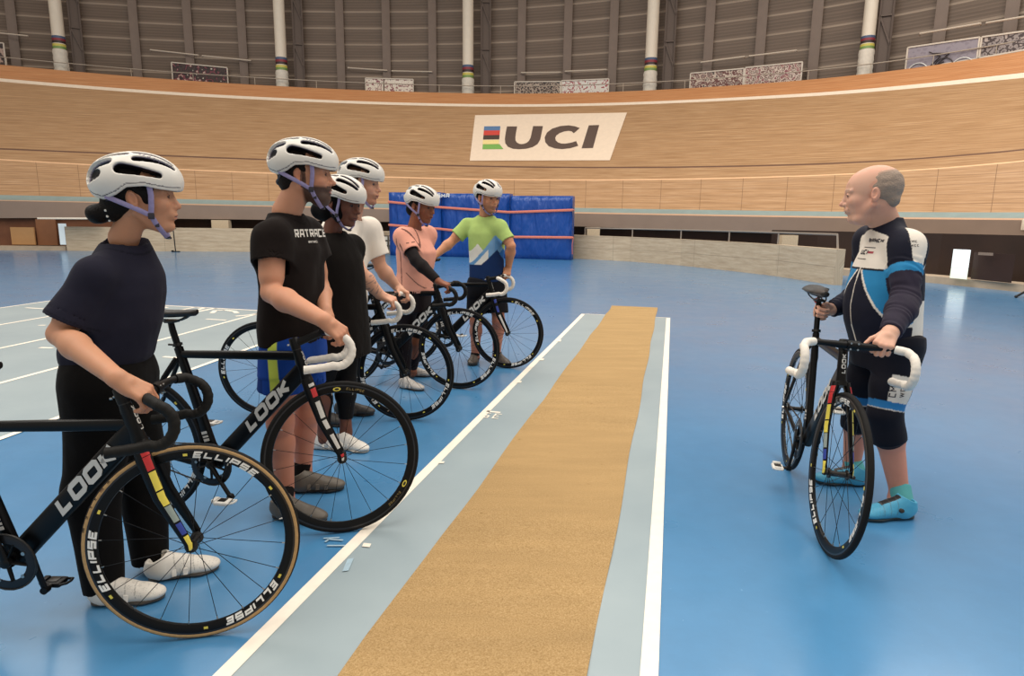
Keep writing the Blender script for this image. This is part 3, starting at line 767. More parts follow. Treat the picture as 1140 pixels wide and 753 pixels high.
for k, (px, zb, r) in enumerate(((86, 47, .27), (321.5, 70.5, .27), (521, 79, .27), (716.5, 71, .27), (946, 46.5, .24))):
    c = colpt(px, 1.0, 0); c = Vector((c.x*1.018, c.y*1.018, 0)); root = empty('column', (c.x, c.y, ZL['tp'](px)-.1)); tag(root, LABC[k], 'column', 'banded cream columns along the back wall')
    Z = lambda py: at(px, py, c.y).z
    zt = Z(zb); L = root.location
    mb = MB().lathe([(0, L.z-.3), (r, L.z-.3), (r, 17), (0, 17)], (0, 0, 0), (0, 0, 1), 28).xf(Matrix.Translation((0, 0, -L.z))); mb.build('shaft', M_cream, root)
    h = .105*(c.y/32)
    for j in range(5):
        z0 = zt+h*2.2-j*h*(1.0)-(h*.35 if j > 2 else 0)
        MB().lathe([(r, z0-h), (r+.012, z0-h), (r+.012, z0), (r, z0)], (0, 0, -L.z), (0, 0, 1), 28).build('colour_band', CB[j], root)
    zz = zt-h*3.4; prof = []
    for i in range(9): prof.append((r+.03+.02*(i % 2), zz-(zz-L.z-.05)*i/8))
    MB().lathe(prof, (0, 0, -L.z), (0, 0, 1), 24).build('fabric_wrap', M_wrap, root)
    # steel truss post beside it
    w = wallpt(px+ (19 if px < 900 else 17), 0); d = Vector((w.x, w.y, 0)).normalized(); q = w-d*.45; x = Vector((-d.y, d.x, 0))
    M = Matrix(((x.x, d.x, 0, q.x), (x.y, d.y, 0, q.y), (0, 0, 1, 0), (0, 0, 0, 1)))
    tb_ = ZL['tp'](px)+.02; mb = MB().box((-.26, -.03, tb_), (-.18, .10, 17), 0, .01, M).box((.18, -.03, tb_), (.26, .10, 17), 0, .01, M).box((-.2, .05, tb_), (.2, .09, 17), 0, 0, M)
    for i in range(9): 
        z = max(6.5, tb_)+i*1.1; mb.beam(M @ Vector((-.22, 0, z)), M @ Vector((.22, 0, z+1.1)) if i % 2 else M @ Vector((.22, 0, z-.0)), .06, .06)
    o = mb.build('truss_post', mat('dark_taupe_steel', '5c4c42', .55, .2)); tag(o, LABC[k].replace('cream round column', 'dark truss post by the column').replace('directly ', ''), 'post', 'steel posts beside the columns')
# ---- railing along the top edge
root = empty('safety_railing', colpt(570, 1, ZL['tp'](570))); tag(root, 'thin steel railing along the top edge of the banked track', 'railing')
M_rail = mat('galvanised_rail', 'b8a896', .45, .4)
pts = [colpt(px, 1.01, ZL['tp'](px)+.36)-root.location for px in PXS]; MB().tube(pts, .022, 8).build('rail', M_rail, root)
for i, px in enumerate(range(-1094, 1660, 66)):
    a = colpt(px, 1.01, ZL['tp'](px))-root.location; MB().tube([a, a+Vector((0, 0, .37))], .014, 8).build('post', M_rail, root)
# pipe pieces on the wall
M_pipe = mat('pale_pipe', 'c9b8a5', .5)
for k, (x0, y0, x1, y1) in enumerate(((1-40, 33, 31, 40), (167, 55.5, 221, 61.5), (225, 62, 279, 67.5), (387, 75.5, 431, 78.5), (436, 79, 481, 80), (580, 81, 624, 80.5), (629, 79.5, 675, 77.5), (780, 69.5, 829, 63), (834, 62.5, 887, 56), (1024, 37.5, 1092, 26), (1098, 25.5, 1150, 17))):
    w0 = wallpt(x0, 0).y-.35; w1 = wallpt(x1, 0).y-.35; a, b = at(x0, y0, w0), at(x1, y1, w1)
    mb = MB().tube([a, b], .035, 8)
    for p in (a, b): mb.tube([p, p+Vector((p.x, p.y, 0)).normalized()*.3], .02, 6)
    side = 'left' if x1 < 500 else 'right'
    tag(mb.build('wall_pipe', M_pipe), 'pale horizontal pipe fixed between two ribs of the cladding, %s from the left' % ['first', 'second', 'third', 'fourth', 'fifth', 'sixth', 'seventh', 'eighth', 'ninth', 'tenth', 'last'][k], 'pipe', 'pipes on the back wall')
# ---- banners
def m_photo(name, cols, scale, seed):
    m = bpy.data.materials.new(name); m.use_nodes = True; t = NT(m)
    v = t.coord('Generated', (scale*2.6, 1, scale), (0, 0, .0)); mp = t.n.new('ShaderNodeMapping'); mp.inputs['Location'].default_value = (seed, seed*2, 0); t.link(v, mp.inputs[0])
    vo = t.n.new('ShaderNodeTexVoronoi'); vo.inputs['Scale'].default_value = 2.2; t.link(mp.outputs[0], vo.inputs['Vector'])
    n = t.noise(mp.outputs[0], 2.4, 4); x = t.math('ADD', t.math('MULTIPLY', vo.outputs['Distance'], .5), t.math('MULTIPLY', n, .6))
    k = len(cols); c = t.ramp(x, [(.22+.5*i/(k-1), lin(cc)) for i, cc in enumerate(cols)], 'CONSTANT'); t.link(c, t.b.inputs['Base Color']); t.b.inputs['Roughness'].default_value = .5; return m
BN = [(-60, 4, 46, 48, 82, 85, ['2a211d', '4a3a35', 'b79a8a', '3a2a28'], 'dark photo banner at the left end of the track railing'),
      (191, 253, 69.5, 75.5, 96, 101, ['e8dccb', '3a2a26', '4a3531', '2a1f1d', '7a3a44', 'cbb8a5'], 'photo banner with dark and crimson crowd left of the second column'),
      (407, 460, 87, 88.5, 108, 110, ['3a2622', 'e8d7c6', 'f1e4d2', 'e8d7c6', '8d4a52', 'e9d6c4'], 'pale photo banner with small dark figures, between second and third column'),
      (573, 624, 91.3, 90.8, 110, 110, ['3b2a24', '5b463c', 'b5a08e', '2d201c', '7c6657'], 'dark brown photo banner of riders, just right of third column'),
      (625.3, 678, 90, 88, 110, 109, ['5a2c2c', 'e6ddd2', 'e6ddd2', 'e6ddd2', 'a8484c', 'e6ddd2'], 'pale photo banner with a red figure, left of fourth column'),
      (769, 828.5, 81.8, 76.3, 104, 100, ['4b352f', 'a38c80', '6a3a34', 'cbb6a4', '3a2a26'], 'photo banner of a packed group of riders right of fourth column'),
      (830, 893.5, 75.5, 69, 100, 94, ['3a2a28', 'c5b3a3', '7a5a50', 'd4c0b0', '8a4a50', 'c5a593'], 'photo banner of a red and white crowd left of fifth column'),
      (1011, 1091, 53, 41.5, 76, 66, ['8b8088', '978c93', '8b8088'], 'grey banner with a pale line drawing of a bicycle'),
      (1093.5, 1175, 41.3, 30, 66, 56, ['6b5d5a', '9a8d88', '4a3c3a', 'b5a59c'], 'blurred grey photo banner at the right end of the railing')]
M_bfr = mat('pale_banner_edge', 'd8c9b8', .5)
for k, (x0, x1, ya, yb, yc, yd, cols, lab) in enumerate(BN):
    Y0 = wallpt(x0, 0).y-.25; Y1 = wallpt(x1, 0).y-.25
    A, B = at(x0, ya, Y0), at(x1, yb, Y1); zb = max(ZL['tp'](x0), ZL['tp'](x1))+.02
    C_ = Vector((B.x, B.y, zb)); D = Vector((A.x, A.y, zb)); n = (B-A).cross(Vector((0, 0, 1))).normalized(); n = -n if n.y > 0 else n
    r = empty('photo_banner', D); tag(r, lab, 'banner', 'photo banners along the railing')
    MB().poly([p-D for p in (A, B, C_, D)], 0, .03, n).build('print', m_photo('banner_print_%d' % k, cols, 2.5, k*3.3), r, smooth=False)
    mb = MB(); e = [A, B, C_, D]
    for i in range(4): mb.beam(e[i]-D+n*.01, e[(i+1) % 4]-D+n*.01, .05, .05, up=n)
    mb.build('edge', M_bfr, r, smooth=False)
    if k == 7:
        U = (B-A).normalized(); W = Vector((0, 0, 1))
        g = lambda u, w: A.lerp(B, u)-D+n*.04+W*(w-A.lerp(B, u).z+A.z)*1 + W*0
        H = A.z-zb
        def pp(u, w): q = A.lerp(B, u); return q-D+n*.05-W*(w*1.35)
        for u in (.19, .82):
            mb = MB(); mb.tube([pp(u, .72)+U*(.36*cos(a))+W*(.36*sin(a)) for a in [2*pi*i/24 for i in range(24)]], .018, 6, closed=True); mb.build('drawn_wheel', M_white, r)
        mb = MB(); 
        mb.tube([pp(.56, .62)+U*(.30*cos(a))+W*(.30*sin(a)) for a in [2*pi*i/24 for i in range(24)]], .02, 6, closed=True)
        for a, b in (((.33, .2), (.5, .35)), ((.5, .35), (.34, .62)), ((.34, .62), (.56, .5)), ((.38, .25), (.62, .3)), ((.62, .3), (.44, .6))): mb.tube([pp(*a), pp(*b)], .02, 6)
        mb.build('dark_drawing', mat('banner_dark', '3a2f30', .5), r)
# ---- floor
def m_floor():
    m = bpy.data.materials.new('blue_floor'); m.use_nodes = True; t = NT(m); v = t.coord('Object')
    big = t.noise(v, .5, 4, .6); sm = t.noise(v, 9, 5, .7)
    c = t.ramp(big, [(.3, lin('427dab')), (.7, lin('4a85b1'))]); k = t.ramp(sm, [(.3, .95), (.7, 1.03)]); c = t.mix(1, c, k, 'MULTIPLY')
    sp = t.ramp(t.noise(v, 45, 2, .5), [(.74, 0.0), (.80, .35)]); c = t.mix(sp, c, lin('9cc3e0'))
    dk = t.ramp(t.noise(v, 28, 3, .5), [(.74, 0.0), (.78, .3)]); c = t.mix(dk, c, lin('1d4e86'))
    t.link(c, t.b.inputs['Base Color'])
    r = t.ramp(t.noise(v, 2.2, 4, .6), [(.3, .26), (.7, .36)]); t.link(r, t.b.inputs['Roughness']); t.b.inputs['Specular IOR Level'].default_value = .5; t.b.inputs['Coat Weight'].default_value = .55; t.b.inputs['Coat Roughness'].default_value = .16
    t.bump(t.noise(v, 14, 3), .03, .01); return m
def m_pale():
    m = bpy.data.materials.new('pale_blue_grey_floor'); m.use_nodes = True; t = NT(m); v = t.coord('Object')
    c = t.ramp(t.noise(v, 1.3, 5, .6), [(.3, lin('8e9da3')), (.7, lin('9aa8ac'))]); t.link(c, t.b.inputs['Base Color'])
    t.b.inputs['Roughness'].default_value = .36; t.bump(t.noise(v, 30, 3), .05, .005); return m
M_floor, M_pale = m_floor(), m_pale(); M_fline = mat('floor_line_paint', 'f0e6d6', .45, 0, .04, 20)
mb = MB(); mb.add([(-60, -12, 0), (60, -12, 0), (60, 60, 0), (-60, 60, 0)], [(0, 1, 2, 3)], 0)
def gquad(pts, mi, z): mb.add([(p[0], p[1], z) for p in pts], [tuple(range(len(pts)))], mi)
def gline(a, b, w, z=.004, mi=2):
    a, b = Vector((*a[:2], 0)), Vector((*b[:2], 0)); t = (b-a).normalized(); n = Vector((-t.y, t.x, 0))*w/2
    gquad([a-n, b-n, b+n, a+n], mi, z)
# runway: world lines
rd = Vector((.2370, .9715, 0)); rn = Vector((rd.y, -rd.x, 0))       # along / across (to the right)
L0 = Vector((-.86, 1.73, 0)); R0 = Vector((.43, 1.75, 0))
wL = 0; wR = (R0-L0).dot(rn); s0 = -6.0; s1 = 8.15
def rw(s, w): return L0+rd*s+rn*w
gquad([rw(s0, 0), rw(s0, wR), rw(s1, wR), rw(s1, 0)], 1, .002)
gline(rw(s0, .0), rw(s1, .0), .055); gline(rw(s0, wR), rw(s1, wR), .055); gline(rw(s1, 0), rw(s1, wR), .03)
# lane markings on the left court
ld = Vector((.125, .992, 0)).normalized(); ln = Vector((ld.y, -ld.x, 0))
c0 = Vector((-7.55, 10.5, 0))
LANES = [(-7.62, 9.5), (-6.42, 8.2), (-5.28, 6.75), (-4.18, 5.3), (-3.14, 3.9)]
far = Vector((-7.5, 10.55, 0)); farR = Vector((-2.0, 9.1, 0))
fd = (farR-far).normalized()
def lane_pt(k, s): p = Vector((*LANES[k], 0)); return p+ld*s
# pale court: bounded by the outer lane, the far edge and the inner lane
def hit_far(p): # along ld from p to far edge line
    n = Vector((-fd.y, fd.x, 0)); return p+ld*((far-p).dot(n)/ld.dot(n))
P0 = lane_pt(0, -14); P4 = lane_pt(4, -9)
gquad([P0, P4, hit_far(P4), hit_far(P0)], 1, .002)
for k in range(5):
    a = lane_pt(k, -12); gline(a, hit_far(a), .05)
gline(hit_far(P0)-fd*.02, hit_far(P4)+fd*.02, .05)
for x0, y0, x1, y1 in ((28.7, 343, 53.5, 344.5), (43, 362.6, 51, 362.6), (44, 387.5, 59, 388), (182, 397.7, 205.6, 399.3), (229.5, 355.6, 252, 357)):
    gline(ground(x0, y0), ground(x1, y1), .05)
for pts in (((196, 352), (228, 343)), ((176, 341), (186, 343)), ((212, 349), (240, 343.5))):
    gline(ground(*pts[0]), ground(*pts[1]), .07)
for strk in ([(236, 349), (240, 346), (250, 345.5), (261, 347), (264, 349)], [(268, 352), (278, 351), (287, 349.5)], [(262, 352.5), (268, 352)]):
    for a, b in zip(strk, strk[1:]): gline(ground(*a), ground(*b), .07)
# little marks beside the runway line: the number 35 read from the other side, ticks and tape squares
V, Fs, W_ = lettering('35', .115, .11, .22, 0, .62); o35 = ground(560, 462); 
mb.add([(o35.x-x*rn.x*1.0*1-y*rd.x*-1*-1, o35.y-x*rn.y-y*rd.y, .005) for x, y in V], Fs, 2)
gline(ground(542, 458.5), ground(557, 460), .03)
gquad([ground(x, y) for x, y in ((405, 606), (413.5, 607), (411.5, 611), (403, 610))], 2, .006)
gquad([ground(x, y) for x, y in ((387, 624), (394, 623), (388, 637), (381, 638))], 3, .006)
for x, y in ((492, 516), (578, 426), (603, 401), (622, 380)): gquad([ground(x-3, y-1), ground(x+3, y-1), ground(x+2, y+1), ground(x-4, y+1)], 2, .006)
for pts in ([(362, 605), (366, 602), (382, 603)], [(364, 609), (384, 609)], [(360, 601), (378, 600)]):
    for a, b in zip(pts, pts[1:]): gline(ground(*a), ground(*b), .01, .006, 3)
fl = mb.build('floor', [M_floor, M_pale, M_fline, mat('worn_line_paint', '9fb7c4', .5)], smooth=False, fixn=False); tag(fl, kind='structure')
# ---- runway mat
def m_mat():
    m = bpy.data.materials.new('coir_mat'); m.use_nodes = True; t = NT(m); v = t.coord('Object')
    a = t.noise(v, 180, 4, .7); b = t.noise(t.coord('Object', (1, 5, 1), (0, 0, -.24)), 1.4, 4, .6); sp = t.noise(v, 22, 2)
    c = t.ramp(a, [(.3, lin('8c7149')), (.5, lin('ab8c60')), (.7, lin('c0a377'))]); c = t.mix(1, c, t.ramp(b, [(.3, .88), (.7, 1.05)]), 'MULTIPLY')
    c = t.mix(t.ramp(sp, [(.70, 0.0), (.78, .55)]), c, lin('7a5a30')); t.link(c, t.b.inputs['Base Color']); t.b.inputs['Roughness'].default_value = .92; t.b.inputs['Specular IOR Level'].default_value = .15
    t.bump(t.math('ADD', a, t.math('MULTIPLY', b, 2.2)), .5, .006); return m
ml = (Vector((-.51, 1.74, 0))-L0).dot(rn); mr = (Vector((.245, 1.745, 0))-L0).dot(rn); s2 = 9.05
mo = rw(s0, (ml+mr)/2); mb = MB(); N = 60; vs = []
for i in range(N+1):
    s = s0+(s2-s0)*i/N
    for w in (ml, mr):
        e = .006+.004*sin(s*7.1)*(.5+.5*sin(s*2.3)) + (.025*max(0, (s-s2+.35)/.35)**2)
        p = rw(s, w+.006*sin(s*3.3+w*9)); vs += [(p.x-mo.x, p.y-mo.y, e), (p.x-mo.x, p.y-mo.y, .001 if s < s2-.3 else e-.006)]
fs = []
for i in range(N):
    a = i*4; b = a+4; fs += [(a, a+2, b+2, b), (a+1, b+1, b+3, a+3), (a, b, b+1, a+1), (a+2, a+3, b+3, b+2)]
fs += [(0, 1, 3, 2), (N*4, N*4+2, N*4+3, N*4+1)]
mb.add(vs, fs); o = mb.build('runway_mat', m_mat()); o.location = mo; tag(o, 'long tan fibre mat laid down the middle of the pale runway strip', 'mat')

# ---- low concrete wall round the infield
def m_conc():
    m = bpy.data.materials.new('board_marked_concrete'); m.use_nodes = True; t = NT(m)
    v = t.coord('UV', (1, 1, 1)); n = t.noise(t.coord('UV', (.8, 6, 1)), 2, 6, .65); c = t.ramp(n, [(.3, lin('b39d83')), (.6, lin('cbb89d')), (.8, lin('d6c6ad'))])
    s = t.n.new('ShaderNodeSeparateXYZ'); t.link(v, s.inputs[0]); l = t.math('LESS_THAN', t.math('FRACT', t.math('ADD', t.math('DIVIDE', s.outputs[1], .43), .05)), .03)
    l2 = t.math('LESS_THAN', t.math('FRACT', t.math('DIVIDE', s.outputs[0], 3.7)), .004); k = t.math('MULTIPLY', t.math('MAXIMUM', l, l2), .5)
    c = t.mix(k, c, lin('6a5a4c')); t.link(c, t.b.inputs['Base Color']); t.b.inputs['Roughness'].default_value = .8; t.bump(n, .3, .02); return m
M_conc = m_conc()
def wallstrip(name, pts, h, th, m, z0=0.0, hs=None):
    """upright wall along ground points, thickness th away from the camera side"""
    P = [Vector((p[0], p[1], 0)) for p in pts]; vs = []; uvs = []; u = 0; n = len(P)
    for i, p in enumerate(P):
        t = (P[min(i+1, n-1)]-P[max(i-1, 0)]).normalized(); q = Vector((-t.y, t.x, 0))*th
        if i: u += (p-P[i-1]).length
        hh = hs[i] if hs else h
        for v, uu, w in ((p+Vector((0, 0, z0)), u, 0), (p+Vector((0, 0, z0+hh)), u, hh), (p+q+Vector((0, 0, z0+hh)), u, hh+th), (p+q+Vector((0, 0, z0)), u, hh*2)): vs.append(tuple(v)); uvs.append((uu, w))
    fs = []
    for i in range(n-1):
        a, b = i*4, i*4+4; fs += [(a, b, b+1, a+1), (a+1, b+1, b+2, a+2), (a+2, b+2, b+3, a+3)]
    fs += [(0, 1, 2, 3), ((n-1)*4+3, (n-1)*4+2, (n-1)*4+1, (n-1)*4)]
    me = bpy.data.meshes.new(name); me.from_pydata(vs, [], fs); ul = me.uv_layers.new(name='UVMap')
    for lp in me.loops: ul.data[lp.index].uv = uvs[lp.vertex_index]
    o = link(name, me, m, smooth=False); return o
tag(wallstrip('wall_infield', [(-17.8, 25.9), (-14, 26.4), (-10.5, 26.9), (-6, 27.0), (-2, 26.4), (2.13, 25.0), (4.2, 23.4), (5.55, 21.5), (6.5, 19.2), (7.1, 17.5), (7.46, 15.0)], .88, .22, M_conc,
    hs=[.95, .95, .95, .92, .9, .9, .87, .86, .85, .84, .83]), kind='structure')
# dark undercroft behind, ledges, doors
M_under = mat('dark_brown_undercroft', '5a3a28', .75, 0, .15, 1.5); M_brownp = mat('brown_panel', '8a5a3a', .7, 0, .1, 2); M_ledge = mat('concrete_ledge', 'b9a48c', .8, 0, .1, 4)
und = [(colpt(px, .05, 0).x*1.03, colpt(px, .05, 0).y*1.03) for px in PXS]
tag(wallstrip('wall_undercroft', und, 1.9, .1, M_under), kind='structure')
lr = [(7.9, 20.5), (8.6, 18.8), (9.6, 17.3), (10.35, 15.84), (10.94, 13.9), (11.5, 11.5), (12, 8)]
tag(wallstrip('wall_ledge_right', lr, .17, 3.0, M_ledge), kind='structure')
lrd = [(p[0]+.9*.5, p[1]+.9*.7) for p in lr]
tag(wallstrip('wall_right', lrd, 1.75, .08, mat('dark_brown_doors', '2e1c13', .6, 0, .2, 1.5), hs=[1.2]*7), kind='structure')
ll = [(-34, 22), (-26, 24.2), (-20.4, 25.6), (-17.9, 26.0)]
tag(wallstrip('wall_ledge_left', ll, .17, 2.0, M_ledge), kind='structure')
lld = [(-34, 22.7), (-26, 24.9), (-20.3, 26.3), (-15, 27.2)]
tag(wallstrip('wall_left', lld, 1.25, .08, mat('red_brown_boards', '70452c', .7, 0, .15, 2)), kind='structure')
# door leaves, bright windows
def pxbox(name, x0, x1, y0, y1, Y, m, th=.05, Y1=None):
    """upright flat panel spanning photo columns x0..x1, rows y0..y1 at depth Y"""
    Y1 = Y1 or Y; A, B = at(x0, y0, Y), at(x1, y0, Y1); zb = at((x0+x1)/2, y1, (Y+Y1)/2).z; B.z = A.z
    return MB().poly([A, B, Vector((B.x, B.y, zb)), Vector((A.x, A.y, zb))], 0, th, (0, -1, 0)).build(name, m, smooth=False)
def m_emit(name, c, s, two=None):
    m = bpy.data.materials.new(name); m.use_nodes = True; t = NT(m); t.b.inputs['Base Color'].default_value = (*lin(c), 1)
    if two:
        sp = t.n.new('ShaderNodeSeparateXYZ'); t.link(t.coord('Generated'), sp.inputs[0]); cc = t.ramp(sp.outputs[2], [(0, lin(two)), (.34, lin('d5d6b4')), (.36, lin('8d9480')), (.40, lin(c)), (1, lin(c))]); t.link(cc, t.b.inputs['Emission Color'])
    else: t.b.inputs['Emission Color'].default_value = (*lin(c), 1)
    t.b.inputs['Emission Strength'].default_value = s; return m
tag(pxbox('window_1', 1062.5, 1081, 277.5, 310.5, 15.3, m_emit('daylight_meadow', 'e6ecec', .8, 'c8cf9c'), .03, 14.9), kind='structure')
tag(pxbox('window_2', 64.5, 73, 249, 272.5, 26.0, m_emit('daylight_pane', 'c9d3d6', .5), .03), kind='structure')
tag(pxbox('door_1', 11, 37, 253, 272.5, 26.15, mat('tan_board', 'b98c5c', .6, 0, .06, 3), .06), 'plain tan board leaning on the brown wall at the far left', None, None, 'structure')
for i, (x0, x1) in enumerate(((-14, 8), (39, 61))):
    tag(pxbox('door_%d' % (i+2), x0, x1, 244, 273, 26.3, M_brownp, .05), kind='structure')
tag(pxbox('door_4', 1086, 1131, 281, 313, 14.9, mat('door_brown', '38231a', .5, 0, .1, 3), .04, 13.95), kind='structure')
o = pxbox('door_closer', 1091, 1106, 281, 284.5, 14.6, mat('door_closer_metal', '8d7a6c', .5), .05, 14.3); tag(o, 'small pale door closer at the top of the dark door on the right', 'door closer')
# canopy strip on the left
a, b = at(45, 243.2, 25.4), at(112, 243.4, 25.8); mb = MB().beam(a, b, .5, .07, 0, .01); o = mb.build('canopy', mat('white_canopy', 'f0e4d2', .5)); tag(o, 'low white canopy over the doors at the far left', 'canopy')
# beige pillars in the gap under the track
for x0, x1, y0, y1, Y, lab in ((235, 254, 245, 253.5, 27.3, 'short beige pillar in the dark gap above the concrete wall, left side'), (654, 668, 253, 263, 25.2, 'short beige pillar in the dark gap just right of the blue mats'), (871, 889, 262, 272.5, 18.6, 'pale box behind the rail near the right end of the concrete wall')):
    o = pxbox('pillar', x0, x1, y0, y1+6, Y, mat('beige_plaster', 'cdb99c', .7), .3); tag(o, lab, 'pillar')
# handrail along concrete wall, right part
M_hr = mat('grey_handrail', 'a89c90', .4, .5)
wp = [(2.6, 24.75), (4.2, 23.4), (5.55, 21.5), (6.5, 19.2), (7.1, 17.5), (7.44, 15.2)]
root = empty('handrail', (*wp[0], .85)); tag(root, 'grey steel handrail on top of the low curved concrete wall', 'handrail')
off = Vector((.12, .05, 0)); P = [Vector((x, y, 0))+off for x, y in wp]; O = root.location
Zr = 1.16; MB().tube([p+Vector((0, 0, Zr))-O for p in P]+[P[-1]+Vector((.02, -.05, .80))-O], .026, 8).build('rail', M_hr, root)
for px in (650, 704, 758, 812, 867):
    best = min(range(200), key=lambda i: abs(ray(px, 265).x/ray(px, 265).y - (lambda q: q.x/q.y)(P[int(i/200*5)].lerp(P[int(i/200*5)+1], (i/200*5) % 1))))
    q = P[int(best/200*5)].lerp(P[int(best/200*5)+1], (best/200*5) % 1)
    MB().tube([q+Vector((0, 0, .80))-O, q+Vector((0, 0, Zr))-O], .024, 8).build('post', M_hr, root)
# small things in the distance
root = empty('pole_stand', ground(197, 280.5)+Vector((0, -.1, 0))); tag(root, 'thin black T-topped stand on the floor by the far concrete wall', 'stand')
Mk = mat('matt_black', '14110f', .6)
MB().tube([(0, 0, .02), (-.03, 0, .92)], .022, 8).build('pole', Mk, root); MB().tube([(-.15, 0, .92), (.09, 0, .92)], .018, 8).build('crossbar', Mk, root)
MB().box((-.14, -.05, 0), (.16, .05, .035), 0, .01).box((-.15, -.05, .0), (-.09, .05, .07), 0, .01).build('base', Mk, root)
# socket panel left of the mats: white frame door with hooks and four square lights
Yw = 26.75
o = pxbox('door_5', 409, 428, 257.5, 283, Yw, mat('pale_panel', 'b7a894', .7), .04); tag(o, kind='structure')
o = pxbox('socket_panel', 426.5, 438.5, 262, 274.5, Yw-.05, mat('dark_panel', '75685c', .6), .05)
tag(o, 'small panel with four white sockets on the concrete wall left of the blue mats', 'socket panel')
for x, y in ((429.3, 265.4), (435.4, 265.4), (429.3, 271), (435.4, 271)):
    q = pxbox('socket', x-1.9, x+1.9, y-1.9, y+1.9, Yw-.12, mat('socket_white', 'f2ead8', .4), .04); q.parent = o
for k, x in enumerate((414, 417.5)):
    p = at(x, 258, Yw-.12); mb = MB().tube([p, p+Vector((0, -.02, -.14)), p+Vector((.03, -.02, -.22))], .03, 6); o = mb.build('hook', Mk); tag(o, 'black hook hanging on the concrete wall above the pale panel', 'hook', 'hooks on the concrete wall')
root = empty('floor_stand', ground(1134, 332)); tag(root, 'black foot of a stand poking in at the right edge by the ledge', 'stand')
q = ground(1131, 332)-root.location; MB().tube([q+Vector((0, 0, .03)), q+Vector((.42, .25, .14)), q+Vector((.7, .3, .16))], .022, 8).sphere(q+Vector((0, 0, .03)), .03).build('leg', Mk, root); MB().tube([q+Vector((.7, .3, .16)), q+Vector((.7, .3, 1.0))], .02, 8).build('pole', Mk, root)
# ---- blue crash mats
def m_pvc():
    m = bpy.data.materials.new('blue_pvc'); m.use_nodes = True; t = NT(m); v = t.coord('Object')
    c = t.ramp(t.noise(v, .8, 3), [(.3, lin('0c3f8e')), (.7, lin('124a9a'))]); t.link(c, t.b.inputs['Base Color']); t.b.inputs['Roughness'].default_value = .3
    w = t.noise(t.coord('Object', (1.6, 1, .5), (0, .6, 0)), 1.6, 3, .5); t.bump(w, 1.0, .22); return m
M_pvc = m_pvc(); M_strap = mat('orange_webbing', 'e0806a', .7, 0, .08, 40)
ends = [Vector((-4.85, 25.5, 0)), Vector((-2.75, 25.0, 0)), Vector((-.14, 24.35, 0)), Vector((2.13, 23.75, 0))]
HM = [2.42, 2.38, 2.30]
LM = ['tall blue crash mat at the left end, behind the woman in pink', 'middle blue crash mat directly behind the man in the green shirt', 'right-hand blue crash mat standing next to the low concrete wall']
for k in range(3):
    a, b = ends[k], ends[k+1]; t = (b-a); W_ = t.length; t.normalize(); n = Vector((-t.y, t.x, 0)); c = (a+b)/2
    M = Matrix(((t.x, n.x, 0, 0), (t.y, n.y, 0, 0), (0, 0, 1, 0), (0, 0, 0, 1)))
    bm = bmesh.new(); bmesh.ops.create_cube(bm, size=1); bmesh.ops.subdivide_edges(bm, edges=bm.edges[:], cuts=11, use_grid_fill=True)
    for v in bm.verts:
        x, y, z = v.co*2; 
        bul = (1-x**4)*(1-z**4); yy = (.24+ (.05*bul + .012*sin(9*x+3*z)*bul))*(1 if y > 0 else -1)*abs(y) if abs(y) > .99 else .24*y
        v.co = Vector((x*(W_/2-.012), yy+.26, (z*.5+.5)*HM[k]))
    bmesh.ops.transform(bm, matrix=M, verts=bm.verts)
    me = bpy.data.meshes.new('crash_mat'); bm.to_mesh(me); bm.free(); o = link('crash_mat', me, M_pvc); o.location = c; tag(o, LM[k], 'crash mat', 'blue crash mats')
for lab, zz in (('upper orange strap round the row of blue crash mats', [(-4.88, 2.06), (-2.75, 1.86), (-.14, 1.70), (2.15, 1.80)]), ('lower orange strap round the row of blue crash mats', [(-4.88, 1.18), (-2.75, 1.05), (-.14, .80), (2.15, .82)])):
    root = empty('strap', (ends[0].x, ends[0].y, zz[0][1])); tag(root, lab, 'strap', 'orange straps')
    P = []
    for i in range(25):
        x = -4.85+i/24*6.98; z = np.interp(x, [q[0] for q in zz], [q[1] for q in zz]); j = max(0, min(2, int(np.searchsorted([e.x for e in ends], x))-1))
        f = (x-ends[j].x)/(ends[j+1].x-ends[j].x); p = ends[j].lerp(ends[j+1], f); P.append(Vector((p.x, p.y-.075, z))-root.location)
    P = [P[0]+Vector((-.03, .55, 0))]+P+[P[-1]+Vector((.05, .0, 0)), P[-1]+Vector((.08, .5, .02))]
    MB().tube(P, (.012, .045), 8, up=(0, 0, 1)).build('webbing', M_strap, root)
    if 'lower' in lab:
        q = P[-2]; MB().tube([q, q+Vector((-.04, -.02, -.25)), q+Vector((-.02, -.02, -.60))], (.04, .012), 8).build('loose_end', M_strap, root)
p = at(486.5, 220.3, 25.1-.14)
mb = MB(); L = lettering('SHA', .16, .22, .2, .1, 1.0); place_letters(mb, L, lambda x, y: (Vector((p.x+x, p.y-x*.25-.0, p.z+y)), Vector((0, -1, 0))), 0, .01)
o = mb.build('mat_lettering', M_white, smooth=False); o.parent = bpy.data.objects['crash_mat.001']; o.matrix_parent_inverse = Matrix.Translation(-bpy.data.objects['crash_mat.001'].location)
# small red-white sign at the right border on the fascia
pf = on_deck(1139, 252, .03)[0]
o = MB().box(pf+Vector((-.05, -.05, -.10)), pf+Vector((.32, -.01, .18)), 0, .01).build('sign_plate', M_cream); tag(o, 'small pale sign plate on the grey track fascia at the right edge', 'sign')
